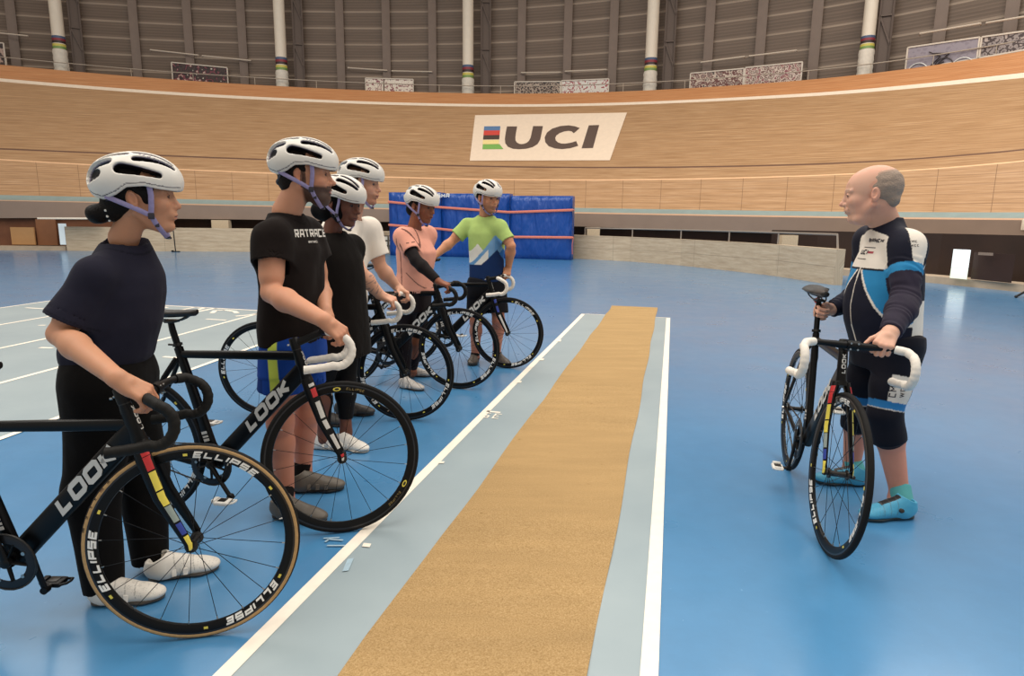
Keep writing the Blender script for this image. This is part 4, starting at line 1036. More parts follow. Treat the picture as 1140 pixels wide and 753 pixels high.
# ---- lighting: high daylight and hall lamps
w = bpy.data.worlds.new('world'); SC.world = w; w.use_nodes = True; bg = w.node_tree.nodes['Background']
bg.inputs[0].default_value = (1.0, .92, .82, 1); bg.inputs[1].default_value = .62
def area(loc, sx, sy, e, c=(1, .95, .88), rot=(0, 0, 0)):
    l = bpy.data.lights.new('hall_lamp', 'AREA'); l.shape = 'RECTANGLE'; l.size = sx; l.size_y = sy; l.energy = e; l.color = c
    o = bpy.data.objects.new('hall_lamp', l); COL.objects.link(o); o.location = loc; o.rotation_euler = rot; return o
for x in (-12, 0, 12):
    for y in (2, 16): tag(area((x, y, 15), 9, 9, 1150), 'rectangular hall lamp high above the infield', 'lamp', 'hall lamps out of view overhead')
def place_bikes():
    B = {}
    B['A'] = make_bike('black bicycle with black bar tape and tan-walled front tyre, nearest to the camera', (-1.019, 1.925), rad(0), tape='black', tan=1, forkdeco='rainbow', crank=rad(100), pedal='black', wrot=rad(60), steer=rad(13), low=.044, size=.975, post=.085, sx=.06)
    B['B'] = make_bike('black bicycle with white bar tape and yellow ovals on the rim of its front wheel', (-.738, 2.67), rad(-8), wheel='plain', forkdeco='dash', crank=rad(-55), wrot=rad(10), steer=rad(25), post=.115, stem=(.12, .055))
    B['C'] = make_bike('black bicycle with white bar tape held by the man in the white t-shirt', (-.725, 4.29), rad(-3), crank=rad(20), wrot=rad(-80))
    B['D'] = make_bike('black bicycle with black bar tape held by the woman in pink', (-.43, 5.15), rad(-6), tape='black', crank=rad(60), wrot=rad(40), pedal='black')
    B['E'] = make_bike('black bicycle with white bar tape held by the man in green', (-.04, 5.93), rad(-8), forkdeco='blue', crank=rad(10), wrot=rad(70))
    B['F'] = make_bike('black bicycle with white bar tape held by the bald instructor', (1.345, 2.55), rad(-104), lean=rad(-2.5), steer=rad(5), size=1.02, forkdeco='rainbow', crank=rad(-95), wrot=rad(20), lamp=True, group=None)
    return B
BK = place_bikes()
# ================================================================== SCULPTING WITH DISTANCE FIELDS (people, clothing, helmets, shoes)
BIG = 1.0
def A3(v): return np.array([float(v[0]), float(v[1]), float(v[2])])
class Fr:
    """local frame: columns x, y, z in world, origin o, uniform scale s"""
    def __init__(f, o, R=None, s=1.0, kx=1.0): f.o = A3(o); f.R = np.eye(3) if R is None else np.array(R, float); f.s = s; f.k = np.array([kx, 1, 1.0])
    def __call__(f, p): return f.o + f.R @ (np.array(p, float)*f.k*f.s)
    def d(f, v): return f.R @ np.array(v, float)
    def inv(f, P): return ((P-f.o) @ f.R)/f.s/f.k
def rotz(a): c, s = cos(a), sin(a); return np.array([[c, -s, 0], [s, c, 0], [0, 0, 1]])
def roty(a): c, s = cos(a), sin(a); return np.array([[c, 0, s], [0, 1, 0], [-s, 0, c]])
def rotx(a): c, s = cos(a), sin(a); return np.array([[1, 0, 0], [0, c, -s], [0, s, c]])
def axes(x, z):
    x = A3(x); x /= np.linalg.norm(x); z = A3(z); z = z-x*np.dot(x, z); z /= np.linalg.norm(z); return np.array([x, np.cross(z, x), z]).T
def cone(a, b, ra, rb, sq=None):
    a, b = A3(a), A3(b); r = max(ra, rb)
    def fn(X, Y, Z):
        d = b-a; L2 = float(d @ d)+1e-12; x, y, z = X-a[0], Y-a[1], Z-a[2]
        t = np.clip((x*d[0]+y*d[1]+z*d[2])/L2, 0, 1)
        return np.sqrt((x-t*d[0])**2+(y-t*d[1])**2+(z-t*d[2])**2)-(ra+(rb-ra)*t)
    return np.minimum(a, b)-r, np.maximum(a, b)+r, fn
def cyl(a, b, ra, rb, flat_a=False, flat_b=True):
    a, b = A3(a), A3(b); r = max(ra, rb)
    def fn(X, Y, Z):
        d = b-a; L = float(np.linalg.norm(d)); d = d/L; x, y, z = X-a[0], Y-a[1], Z-a[2]
        s = x*d[0]+y*d[1]+z*d[2]; t = np.clip(s/L, 0, 1)
        tt = s if (flat_a and flat_b) else (np.maximum(s, 0) if flat_b else (np.minimum(s, L) if flat_a else np.clip(s, 0, L)))
        rad_ = np.sqrt((x-tt*d[0])**2+(y-tt*d[1])**2+(z-tt*d[2])**2)-(ra+(rb-ra)*t)
        if flat_b: rad_ = np.maximum(rad_, s-L)
        if flat_a: rad_ = np.maximum(rad_, -s)
        return rad_
    return np.minimum(a, b)-r, np.maximum(a, b)+r, fn
def ell(c, r, R=None):
    c = A3(c); r = A3(r); R = np.eye(3) if R is None else R; e = np.sqrt((R**2) @ (r**2))
    def fn(X, Y, Z):
        x, y, z = X-c[0], Y-c[1], Z-c[2]
        l = [(x*R[0, i]+y*R[1, i]+z*R[2, i])/r[i] for i in range(3)]
        k0 = np.sqrt(l[0]**2+l[1]**2+l[2]**2)+1e-9; k1 = np.sqrt((l[0]/r[0])**2+(l[1]/r[1])**2+(l[2]/r[2])**2)+1e-9
        return k0*(k0-1)/k1
    return c-e, c+e, fn
def loft(F, prof, n=2.3, flat_top=True, flat_bot=True):
    """stack of rounded ovals along local z: rows (z, half width y, half depth x, forward offset[, side offset])"""
    pr = np.array([tuple(q)+(0,)*(5-len(q)) for q in prof], float)
    zz = np.linspace(pr[0, 0], pr[-1, 0], 80)
    ys = []
    for k in range(1, 5):
        # smooth interpolation
        v = np.interp(zz, pr[:, 0], pr[:, k]); w = np.array([1, 2, 3, 4, 3, 2, 1.]); w /= w.sum(); v = np.convolve(np.pad(v, 3, mode='edge'), w, 'valid'); ys.append(v)
    mw = pr[:, 1:3].max()+np.abs(pr[:, 3:]).max()
    cs = np.array([F((sx*mw, sy*mw, z)) for sx in (-1, 1) for sy in (-1, 1) for z in (pr[0, 0], pr[-1, 0])])
    def fn(X, Y, Z):
        o = F.o; R = F.R; x, y, z = X-o[0], Y-o[1], Z-o[2]
        lx = x*R[0, 0]+y*R[1, 0]+z*R[2, 0]; ly = x*R[0, 1]+y*R[1, 1]+z*R[2, 1]; lz = x*R[0, 2]+y*R[1, 2]+z*R[2, 2]
        W = np.interp(lz, zz, ys[0]); D = np.interp(lz, zz, ys[1]); cx = np.interp(lz, zz, ys[2]); cy = np.interp(lz, zz, ys[3])
        q = (np.abs((ly-cy)/W)**n+np.abs((lx-cx)/D)**n)**(1/n); d = (q-1)*np.minimum(W, D)
        if flat_top: d = np.maximum(d, lz-pr[-1, 0])
        if flat_bot: d = np.maximum(d, pr[0, 0]-lz)
        return d
    return cs.min(0), cs.max(0), fn
def slab(c, half, R=None, r=.004):
    c = A3(c); h = A3(half)-r; R = np.eye(3) if R is None else R; e = np.abs(R) @ A3(half)
    def fn(X, Y, Z):
        x, y, z = X-c[0], Y-c[1], Z-c[2]
        q = [np.abs(x*R[0, i]+y*R[1, i]+z*R[2, i])-h[i] for i in range(3)]
        return np.sqrt(np.maximum(q[0], 0)**2+np.maximum(q[1], 0)**2+np.maximum(q[2], 0)**2)+np.minimum(np.maximum(q[0], np.maximum(q[1], q[2])), 0)-r
    return c-e, c+e, fn
class Vol:
    def __init__(s, lo, hi, h):
        s.h = h; s.lo = np.array(lo, float); n = np.ceil((np.array(hi)-s.lo)/h).astype(int)+2; s.n = n
        s.D = np.full(n, BIG, np.float32); s.ax = [(s.lo[i]+h*np.arange(n[i])).astype(np.float32) for i in range(3)]
    def reg(s, lo, hi, pad):
        a = np.clip(np.floor((lo-pad-s.lo)/s.h).astype(int), 0, s.n); b = np.clip(np.ceil((hi+pad-s.lo)/s.h).astype(int)+1, 0, s.n)
        sl = tuple(slice(a[i], b[i]) for i in range(3)); return sl, s.ax[0][sl[0]][:, None, None], s.ax[1][sl[1]][None, :, None], s.ax[2][sl[2]][None, None, :]
    def add(s, p, k=.01):
        sl, X, Y, Z = s.reg(p[0], p[1], k+3*s.h)
        if 0 in s.D[sl].shape: return s
        d = p[2](X, Y, Z).astype(np.float32); D = s.D[sl]
        if k > 0:
            h = np.maximum(k-np.abs(D-d), 0)/k; s.D[sl] = np.minimum(D, d)-h*h*k*.25
        else: s.D[sl] = np.minimum(D, d)
        return s
    def cut(s, p, k=.004):
        sl, X, Y, Z = s.reg(p[0], p[1], k+2*s.h)
        if 0 in s.D[sl].shape: return s
        d = -p[2](X, Y, Z).astype(np.float32); D = s.D[sl]; h = np.maximum(k-np.abs(D-d), 0)/k
        s.D[sl] = np.where(D > .9, D, np.maximum(D, d)+h*h*k*.25); return s
    def clip(s, p0, n, k=0.0):
        """keep the side the normal points away from"""
        n = A3(n)/np.linalg.norm(A3(n)); p0 = A3(p0)
        d = ((s.ax[0]-p0[0])*n[0])[:, None, None]+((s.ax[1]-p0[1])*n[1])[None, :, None]+((s.ax[2]-p0[2])*n[2])[None, None, :]
        s.D = np.where(s.D > .9, s.D, np.maximum(s.D, d)).astype(np.float32); return s
    def warp(s, fn):
        m = np.abs(s.D) < .03; i = np.nonzero(m); P = np.stack([s.ax[k][i[k]] for k in range(3)], 1); s.D[i] += fn(P).astype(np.float32); return s
    def mesh(s):
        D, h, lo = s.D, s.h, s.lo
        S = D < 0; nx, ny, nz = D.shape
        c = [S[i:nx-1+i, j:ny-1+j, k:nz-1+k] for i in (0, 1) for j in (0, 1) for k in (0, 1)]
        anyc = c[0].copy(); allc = c[0].copy()
        for q in c[1:]: anyc |= q; allc &= q
        I, J, K = np.nonzero(anyc & ~allc); n = len(I)
        idx = np.full((nx-1, ny-1, nz-1), -1, np.int32); idx[I, J, K] = np.arange(n)
        acc = np.zeros((n, 3)); cnt = np.zeros(n)
        cor = [(i, j, k) for i in (0, 1) for j in (0, 1) for k in (0, 1)]
        V = [D[I+i, J+j, K+k].astype(np.float64) for i, j, k in cor]
        for a in range(8):
            for b in range(a+1, 8):
                da = np.abs(np.array(cor[a])-np.array(cor[b]))
                if da.sum() != 1: continue
                m = (V[a] < 0) != (V[b] < 0); t = V[a]/(V[a]-V[b]+1e-20); t = np.clip(t, 0, 1)
                ca, cb = np.array(cor[a]), np.array(cor[b]); p = ca[None]+(cb-ca)[None]*t[:, None]
                acc[m] += p[m]; cnt[m] += 1
        P = (acc/np.maximum(cnt, 1)[:, None]+np.stack([I, J, K], 1))*h+lo
        Fc = []
        for ax in range(3):
            sl0 = [slice(None)]*3; sl1 = [slice(None)]*3; sl0[ax] = slice(0, -1); sl1[ax] = slice(1, None)
            e = S[tuple(sl0)] != S[tuple(sl1)]; o1, o2 = [(1, 2), (2, 0), (0, 1)][ax]
            g = list(np.nonzero(e)); ok = (g[o1] > 0) & (g[o2] > 0) & (g[o1] < D.shape[o1]-1) & (g[o2] < D.shape[o2]-1)
            g = [q[ok] for q in g]; fl = S[tuple(g)]
            def cell(a, b):
                q = [x.copy() for x in g]; q[o1] = q[o1]-a; q[o2] = q[o2]-b; return idx[q[0], q[1], q[2]]
            f = np.stack([cell(1, 1), cell(0, 1), cell(0, 0), cell(1, 0)], 1); f[~fl] = f[~fl][:, ::-1]
            Fc.append(f[(f >= 0).all(1)])
        return P, np.concatenate(Fc) if Fc else np.zeros((0, 4), int)
def relax(P, Fc, it=1, lam=.5):
    for _ in range(it):
        acc = np.zeros_like(P); c = np.zeros(len(P))
        for a, b in ((0, 1), (1, 2), (2, 3), (3, 0)):
            np.add.at(acc, Fc[:, a], P[Fc[:, b]]); np.add.at(acc, Fc[:, b], P[Fc[:, a]]); np.add.at(c, Fc[:, a], 1); np.add.at(c, Fc[:, b], 1)
        P = P*(1-lam)+lam*acc/np.maximum(c, 1)[:, None]
    return P
def npmesh(name, parts, m, parent=None, origin=None, sub=0):
    """parts: list of (P, F, col Nx3 linear)"""
    o = 0; Ps, Fs, Cs = [], [], []
    for P, Fc, C in parts: Ps.append(P); Fs.append(Fc+o); Cs.append(C); o += len(P)
    P = np.concatenate(Ps); Fc = np.concatenate(Fs); C = np.concatenate(Cs)
    og = np.zeros(3) if origin is None else A3(origin)
    me = bpy.data.meshes.new(name); me.vertices.add(len(P)); me.vertices.foreach_set('co', (P-og).astype(np.float32).ravel())
    me.loops.add(len(Fc)*4); me.loops.foreach_set('vertex_index', Fc.astype(np.int32).ravel())
    me.polygons.add(len(Fc)); me.polygons.foreach_set('loop_start', np.arange(len(Fc), dtype=np.int32)*4)
    me.update(calc_edges=True); me.validate()
    at_ = me.color_attributes.new('Col', 'FLOAT_COLOR', 'POINT'); cc = np.ones((len(P), 4), np.float32); cc[:, :3] = C; at_.data.foreach_set('color', cc.ravel())
    ob = link(name, me, m, parent); return ob
def collar_line(P, C, nk, nd, r, c, w=.0016):
    d = A3(nd)/np.linalg.norm(A3(nd)); q = P-A3(nk); s = q @ d; rr = np.linalg.norm(q-np.outer(s, d), axis=1); return blend(C, ((np.abs(rr-r) < w) & (s > -.09))*.55, c)
def flatcol(P, c): return np.tile(np.array(lin(c)), (len(P), 1))
def blend(C, w, c):
    w = np.clip(w, 0, 1)[:, None]; return C*(1-w)+np.array(lin(c))[None]*w
def sm(x, a, b): t = np.clip((x-a)/(b-a), 0, 1); return t*t*(3-2*t)
def folds(seed, amp, sc=(13, 13, 7), n=6):
    r = np.random.RandomState(seed); K = r.randn(n, 3)*np.array(sc); ph = r.rand(n)*6.28
    def fn(P):
        o = np.zeros(len(P))
        for i in range(n):
            s = np.sin(P @ K[i]+ph[i]+.8*np.sin(P @ K[(i+1) % n]*.7+ph[(i+2) % n])); o += np.sign(s)*np.abs(s)**1.3
        return amp*o/n*1.6
    return fn

# ------------------------------------------------------------------ helmet: one shape, worn by six riders
def make_helmet_mesh(h=.0032):
    v = Vol((-.19, -.14, -.04), (.19, .14, .18), h); c0 = np.array([.000, 0, .060]); R0 = np.array([.140, .106, .098])
    v.add(ell(c0, R0), 0)
    v.add(ell((-.058, 0, .055), (.086, .096, .078)), .03)                       # fuller back
    v.cut(ell((-.006, 0, .032), (.120, .087, .098)), .004)
    # lower edge: straight visor, arched over the ear, low at the nape
    def brim(X, Y, Z):
        zb = np.interp(X, [-.16, -.125, -.095, -.055, -.02, .03, .075, .11, .15], [.030, .006, -.004, .012, .036, .040, .030, .026, .030]); return Z-zb
    D = v.D; bz = brim(v.ax[0][:, None, None], 0, v.ax[2][None, None, :]); v.D = np.where(D > .9, D, np.maximum(D, -bz)).astype(np.float32)
    def surf(x, th, out=0.0):
        s = math.sqrt(max(0.02, 1-((x)/.140)**2)); return np.array([x, (.106+out)*s*sin(th), .060+(.098+out)*s*cos(th)])
    vents = []
    for sg in (-1, 1):
        for x0, t0, x1, t1, r0, r1 in ((.004, 19, .110, 20, .0100, .0078), (.012, 43, .114, 39, .0135, .0085), (-.034, 66, .076, 78, .0190, .0100),
                                       (-.092, 22, -.020, 25, .0115, .0100), (-.130, 50, -.074, 47, .0190, .0135), (-.131, 82, -.100, 76, .0165, .0130)):
            vents.append((x0, rad(t0)*sg, x1, rad(t1)*sg, r0, r1))
    vents.append((-.075, 0, -.02, 0, .0085, .008))
    for x0, t0, x1, t1, r0, r1 in vents:
        n = 4; pts = [surf(x0+(x1-x0)*i/n, t0+(t1-t0)*i/n, .004) for i in range(n+1)]; ins = [np.array([p[0]-.004, p[1]*.80, .045+(p[2]-.045)*.80]) for p in pts]
        for i in range(n):
            ra = r0+(r1-r0)*i/n; rb = r0+(r1-r0)*(i+1)/n
            v.cut(cone(pts[i], pts[i+1], ra*1.15, rb*1.15), .002); v.cut(cone((pts[i]+ins[i])/2, (pts[i+1]+ins[i+1])/2, ra, rb), .002); v.cut(cone(ins[i]*1.0, ins[i+1]*1.0, ra*.9, rb*.9), .002)
    P, Fc = v.mesh(); P = relax(P, Fc, 1, .4)
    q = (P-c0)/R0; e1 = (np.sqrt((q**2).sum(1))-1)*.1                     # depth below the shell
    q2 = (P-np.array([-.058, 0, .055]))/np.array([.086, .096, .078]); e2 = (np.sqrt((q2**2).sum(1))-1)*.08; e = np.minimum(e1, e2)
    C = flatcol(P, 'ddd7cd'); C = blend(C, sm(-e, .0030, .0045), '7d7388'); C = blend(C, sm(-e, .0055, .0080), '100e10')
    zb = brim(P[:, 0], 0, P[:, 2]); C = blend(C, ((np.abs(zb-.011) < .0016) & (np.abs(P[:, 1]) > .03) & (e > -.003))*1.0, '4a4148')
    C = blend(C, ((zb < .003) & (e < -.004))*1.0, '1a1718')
    return P, Fc, C
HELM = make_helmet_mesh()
M_helm = vmat('helmet_shell', .35, 200, 0.0); M_skin = vmat('skin', .55, 260, .12, .0006, sub=.12); M_cloth = vmat('cloth', .92, 420, 0, 0, sheen=.03, folds=.55, spec=.1)
M_lycra = vmat('stretch_cloth', .7, 500, 0, 0, sheen=.04, folds=.35, spec=.15); M_hair = vmat('hair', .6, 160, .9, .004, spec=.15); M_shoe = vmat('shoe_surface', .45, 200, .05, .001)
M_strapm = mat('lavender_strap', '8f86ad', .7, 0, .08, 90, .2); M_buck = mat('dark_buckle', '26222c', .4); M_eye = vmat('eye', .2, 50, 0)
def head_frame(c, yaw, pitch=0.0, roll=0.0, s=1.0): return Fr(c, rotz(yaw) @ roty(pitch) @ rotx(roll), s, 1.08)
def F2M(F): return Matrix(((F.R[0, 0]*F.s, F.R[0, 1]*F.s, F.R[0, 2]*F.s, F.o[0]), (F.R[1, 0]*F.s, F.R[1, 1]*F.s, F.R[1, 2]*F.s, F.o[1]), (F.R[2, 0]*F.s, F.R[2, 1]*F.s, F.R[2, 2]*F.s, F.o[2]), (0, 0, 0, 1)))
def helmet_me():
    if 'helmet' not in CACHE:
        o = npmesh('helmet_shell', [HELM], M_helm); CACHE['helmet'] = o.data; bpy.data.objects.remove(o)
    return CACHE['helmet']
def put_local(o, parent, F):
    o.parent = parent; o.matrix_parent_inverse = parent.matrix_basis.inverted(); o.matrix_basis = F2M(F)
STR = {1: [(.043, .088, .045), (.046, .088, .015), (.043, .082, -.02), (.040, .074, -.052)]}
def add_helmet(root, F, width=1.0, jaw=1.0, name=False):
    o = bpy.data.objects.new('helmet', helmet_me()); COL.objects.link(o); o.parent = root; o.matrix_basis = Matrix.Translation(-root.location) @ F2M(F)
    J = (.038, .074*jaw, -.055); ch = (.072, .012, -.128)
    for sg in (1, -1):
        S = lambda p: (p[0], p[1]*sg, p[2])
        up = MB().tube([S(p) for p in ((.043, .086, .045), (.046, .087, .012), (.043, .082*jaw, -.022), J)], (.0085, .0020), 8, up=(0, 1, 0), pw=4)
        bk = MB().tube([S(p) for p in ((-.088, .074, .008), (-.045, .0885, -.012), (.0, .0845*jaw, -.034), J)], (.0080, .0020), 8, up=(0, 1, 0), pw=4)
        dn = MB().tube([S(p) for p in (J, (.050, .066*jaw, -.083), (.064, .046*jaw, -.110), ch)], (.0085, .0022), 8, up=(0, 1, 0), pw=4)
        for mb in (up, bk, dn):
            q = mb.build('strap', M_strapm, o, ang=60)
        b = MB().box((-.010, -.004, -.011), (.010, .004, .010), 0, .003, Matrix.Translation(S((.039, .0765*jaw, -.056)))).box((-.007, -.0035, -.008), (.007, .0035, .008), 0, .003, Matrix.Translation(S((.052, .064*jaw, -.086)))); b.build('buckle', M_buck, o)
    MB().tube([(ch[0], ch[1], ch[2]-.001), (ch[0]+.003, 0, ch[2]-.004), (ch[0], -ch[1], ch[2]-.001)], (.010, .004), 8, up=(0, 0, 1), pw=4).build('chin_buckle', M_buck, o)
    if name:
        hb = BVHTree.FromPolygons([Vector(p) for p in HELM[0]], [tuple(int(i) for i in q) for q in HELM[1]])
        for sg in (-1, 1):
            rt = Vector((.93, 0, -.36)) if sg < 0 else Vector((-.93, 0, .36)); up = Vector((.34, .25*sg*-1, .9)); nn = Vector((0, sg*.80, .6)); V, Fs, _ = lettering('SCOTT', .0085, .24, .75, .1, 1.0)
            o0 = Vector((.016, sg*.05, .141)) if sg < 0 else Vector((.086, sg*.05, .114)); vs = []
            for x, y in V:
                p = o0+rt*x+up*y; h_ = hb.ray_cast(p+nn*.12, -nn); vs.append((h_[0]+nn*.0008) if h_[0] else p)
            mb = MB(); mb.add(vs, Fs); mb.build('helmet_lettering', mat('helmet_print', '8a7f92', .6), o, fixn=False)
    # rear retention dial under the shell
    MB().sphere((-.104, 0, -.030), (.012, .020, .014)).tube([(-.085, .055, .0), (-.104, .012, -.028), (-.104, -.012, -.028), (-.085, -.055, .0)], .006, 8).build('fit_dial', M_buck, o)
    return o

# ------------------------------------------------------------------ heads
def head_parts(F, h, skin, nose=1.0, jaw=1.0, chin=1.0, beard=None, brow='2a1c16', lips='a5605a', fem=False, bald=False, blush=.35, neck=None, neck_r=(.052, .060), beard_len=.0, age=0.0, ear='', lipw=1.0, stub=None):
    s = F.s; lo = F.o-.20*s; hi = F.o+.20*s
    if neck is not None: lo = np.minimum(lo, A3(neck)-.09); hi = np.maximum(hi, A3(neck)+.09)
    v = Vol(lo, hi, h)
    E = lambda c, r, R=None: ell(F(c), np.array(r)*F.k*s, F.R if R is None else F.R @ R)
    Cn = lambda a, b, ra, rb: cone(F(a), F(b), ra*s, rb*s)
    v.add(E((-.018, 0, .036), (.094, .076, .086)), 0)
    v.add(E((.030, 0, .010), (.062, .061, .088)), .03)                    # forehead and mid face
    v.add(E((.036, 0, -.045), (.050, .054*jaw, .060)), .03)
    for g in (-1, 1):
        v.add(Cn((-.002, g*.058*jaw, -.045), (.052, g*.024*chin, -.096), .016, .014), .025)   # jaw line
        v.add(E((.058, g*.040, -.018), (.026, .022, .022)), .02)         # cheekbone
    v.add(E((.071, 0, -.092), (.021, .024*chin, .020)), .018)             # chin
    for g in (-1, 1):
        v.cut(E((.100, g*.031, .010), (.020, .019, .0125)), .014)        # eye socket
        v.add(Cn((.083, g*.012, .028), (.072, g*.048, .027), .0085, .0075), .012)   # brow
    v.add(Cn((.086, 0, .016), (.1015*1.0, 0, -.018), .0085, .0105), .012)
    v.add(E((.1045+.004*(nose-1)*3, 0, -.024), (.0125*nose, .0115, .0105)), .008)
    for g in (-1, 1):
        v.add(E((.094, g*.0125*nose, -.028), (.0110, .0078, .0080)), .006)
        v.cut(E((.103, g*.0075, -.0365), (.005, .0035, .004)), .003)
    v.add(E((.084, 0, -.052), (.017, .030, .020)), .014)                  # muzzle
    v.add(E((.0955, 0, -.0535), (.0085*lipw, .0215, .0050*lipw)), .005); v.add(E((.0930, 0, -.0655), (.0085*lipw, .0185, .0058*lipw)), .005)
    v.cut(E((.1035, 0, -.0592), (.010, .0225, .0013)), .003)
    v.cut(E((.1015, 0, -.076), (.008, .018, .004)), .008)
    for g in (-1, 1):                                                       # lids and ears
        v.add(E((.0755, g*.0315, .0085), (.0145, .0150, .0125)), .005)
        v.cut(E((.0905, g*.0325, .0075), (.0085, .0125, .0046)), .0015)
        Re = rotz(g*rad(22)) @ roty(rad(-12))
        v.add(E((-.012, g*.078, -.004), (.0175, .0085, .0305), Re), .006); v.add(E((-.006, g*.075, -.026), (.0105, .0080, .0120), Re), .006)
        v.cut(E((-.008, g*.0870, .002), (.0095, .0070, .0185), Re), .004); v.add(E((-.001, g*.079, -.006), (.006, .006, .008)), .004)
    if beard_len:
        v.add(E((.060, 0, -.088), (.038, .045*jaw, .034+beard_len)), .015)
        v.cut(E((.1055, 0, -.0592), (.008, .020, .002)), .003)
    if age:
        for g in (-1, 1): v.cut(Cn((.088, g*.022, -.036), (.080, g*.036, -.066), .0022, .0018), .004); v.add(E((.040, g*.035, -.096), (.03, .018, .018)), .015)
        v.add(E((.03, 0, -.108), (.035, .032, .020)), .02)
    nb = F((-.022, 0, -.060)) if neck is None else A3(neck)
    v.add(cone(F((-.020, 0, -.045)), nb, neck_r[0], neck_r[1]), .025)
    P, Fc = v.mesh(); L = F.inv(P); C = flatcol(P, skin)
    x, y, z = L[:, 0], L[:, 1], L[:, 2]; ay = np.abs(y)
    skl = np.array(lin(skin)); red = tuple(np.clip(skl*np.array([1.02, .74, .70]), 0, 1))
    C = blend(C, blush*np.exp(-(((x-.06)/.03)**2+((ay-.045)/.025)**2+((z+.022)/.025)**2)), red)
    C = blend(C, blush*1.1*np.exp(-(((x-.105)/.016)**2+(y/.016)**2+((z+.024)/.014)**2)), red)
    C = blend(C, blush*1.0*((ay > .074) & (x < .01))*1.0, red)
    if age: C = blend(C, .35*np.exp(-((z+.06)/.05)**2)*(x < .06), red)
    inlip = (((x-.094)/.014)**2+(y/.0205)**2+((z+.0595)/(.0105*lipw))**2 < 1)*1.0; C = blend(C, inlip*.75, lips)
    C = blend(C, ((np.abs(z+.0592) < .0016) & (ay < .021) & (x > .08))*.8, '4a2420')
    br = np.exp(-(((z-.030-.004*np.cos((ay-.03)*60))/.0042)**2))*((ay > .012) & (ay < .050) & (x > .055)); C = blend(C, br*.9, brow)
    C = blend(C, (((x-.088)/.012)**2+((ay-.0325)/.0145)**2+((z-.0078)/.0066)**2 < 1)*.85, '2a1510')
    if beard:
        w = sm(-z, .034, .048)*sm(x, -.004, .010)*(1-sm(-z, .135, .15)); w = np.maximum(w, (sm(-z, .034, .040)*(x > .075)*(ay < .03)))
        w = w*(1-inlip); C = blend(C, w*.92, beard)
        C = blend(C, ((x < .015) & (x > -.002) & (ay > .06) & (z > -.05) & (z < .03))*.8, beard)
    if stub: C = blend(C, (sm(-z, .04, .055)*sm(x, .0, .02)*(1-inlip))*.5, stub)
    if bald: C = blend(C, sm(z, .05, .10)*.25, red)
    return P, Fc, C
def add_eyes(root, F, iris='3a2416'):
    for g in (-1, 1):
        bm = bmesh.new(); bmesh.ops.create_uvsphere(bm, u_segments=20, v_segments=14, radius=.0118)
        me = bpy.data.meshes.new('eye'); bm.to_mesh(me); bm.free(); n = len(me.vertices); P = np.zeros(n*3); me.vertices.foreach_get('co', P); P = P.reshape(-1, 3)
        C = flatcol(P, 'b3a598'); r = np.sqrt(P[:, 1]**2+P[:, 2]**2); C = blend(C, ((P[:, 0] > 0) & (r < .0078))*1.0, iris); C = blend(C, ((P[:, 0] > 0) & (r < .0035))*1.0, '050404')
        a = me.color_attributes.new('Col', 'FLOAT_COLOR', 'POINT'); cc = np.ones((n, 4), np.float32); cc[:, :3] = C; a.data.foreach_set('color', cc.ravel())
        o = link('eye', me, M_eye, root); G = Fr(F((.0755, g*.0315, .0075)), F.R, F.s); o.matrix_basis = Matrix.Translation(-root.location) @ F2M(G)

# ------------------------------------------------------------------ hands and arms
def hand_prims(W, fd, bn, thumb, curl=(50, 60, 40), s=1.0, spread=0.0, tdir=(.55, .75, -.35), tcurl=20, tl=1.0, fcurl=None):
    """W wrist, fd direction of the palm, bn normal of the back of the hand, thumb +1/-1 side along y=bn x fd"""
    R = axes(fd, bn); F = Fr(W, R, s); out = []
    ys = [.029, .010, -.009, -.027]; ln = [.94, 1.03, .98, .80]; bx = [.086, .090, .087, .080]
    for i in range(4):
        y = ys[i]*thumb; b = np.array([bx[i], y, .001]); out.append((cone(F((.004, y*.45, -.001)), F(b), .0165*s, .0118*s), .010))
        c = curl if fcurl is None else fcurl[i]; ang = 0; p = b; dy = math.tan(rad(spread*(1.5-i)))*thumb
        for j, (l, r0, r1) in enumerate(((.043, .0098, .0088), (.027, .0088, .0080), (.021, .0080, .0068))):
            ang += rad(c[j]); d = np.array([cos(ang), dy*.5*cos(ang), -sin(ang)]); q = p+d*l*ln[i]
            out.append((cone(F(p), F(q), r0*s, r1*s), .0035)); p = q
    out.append((ell(F((.034, .026*thumb, -.010)), np.array((.032, .015, .015))*s, F.R), .012)); out.append((ell(F((.04, -.018*thumb, -.009)), np.array((.034, .014, .013))*s, F.R), .010))
    t = np.array([tdir[0], tdir[1]*thumb, tdir[2]]); t /= np.linalg.norm(t); p = np.array([.022, .026*thumb, -.008])
    q = p+t*.040*tl; out.append((cone(F(p), F(q), .0125*s, .0098*s), .008)); e = rad(tcurl); t2 = t*cos(e)+np.array([.6, -.6*thumb, -.2])*sin(e); t2 /= np.linalg.norm(t2)
    r = q+t2*.030*tl; out.append((cone(F(q), F(r), .0096*s, .0078*s), .003)); return out, F
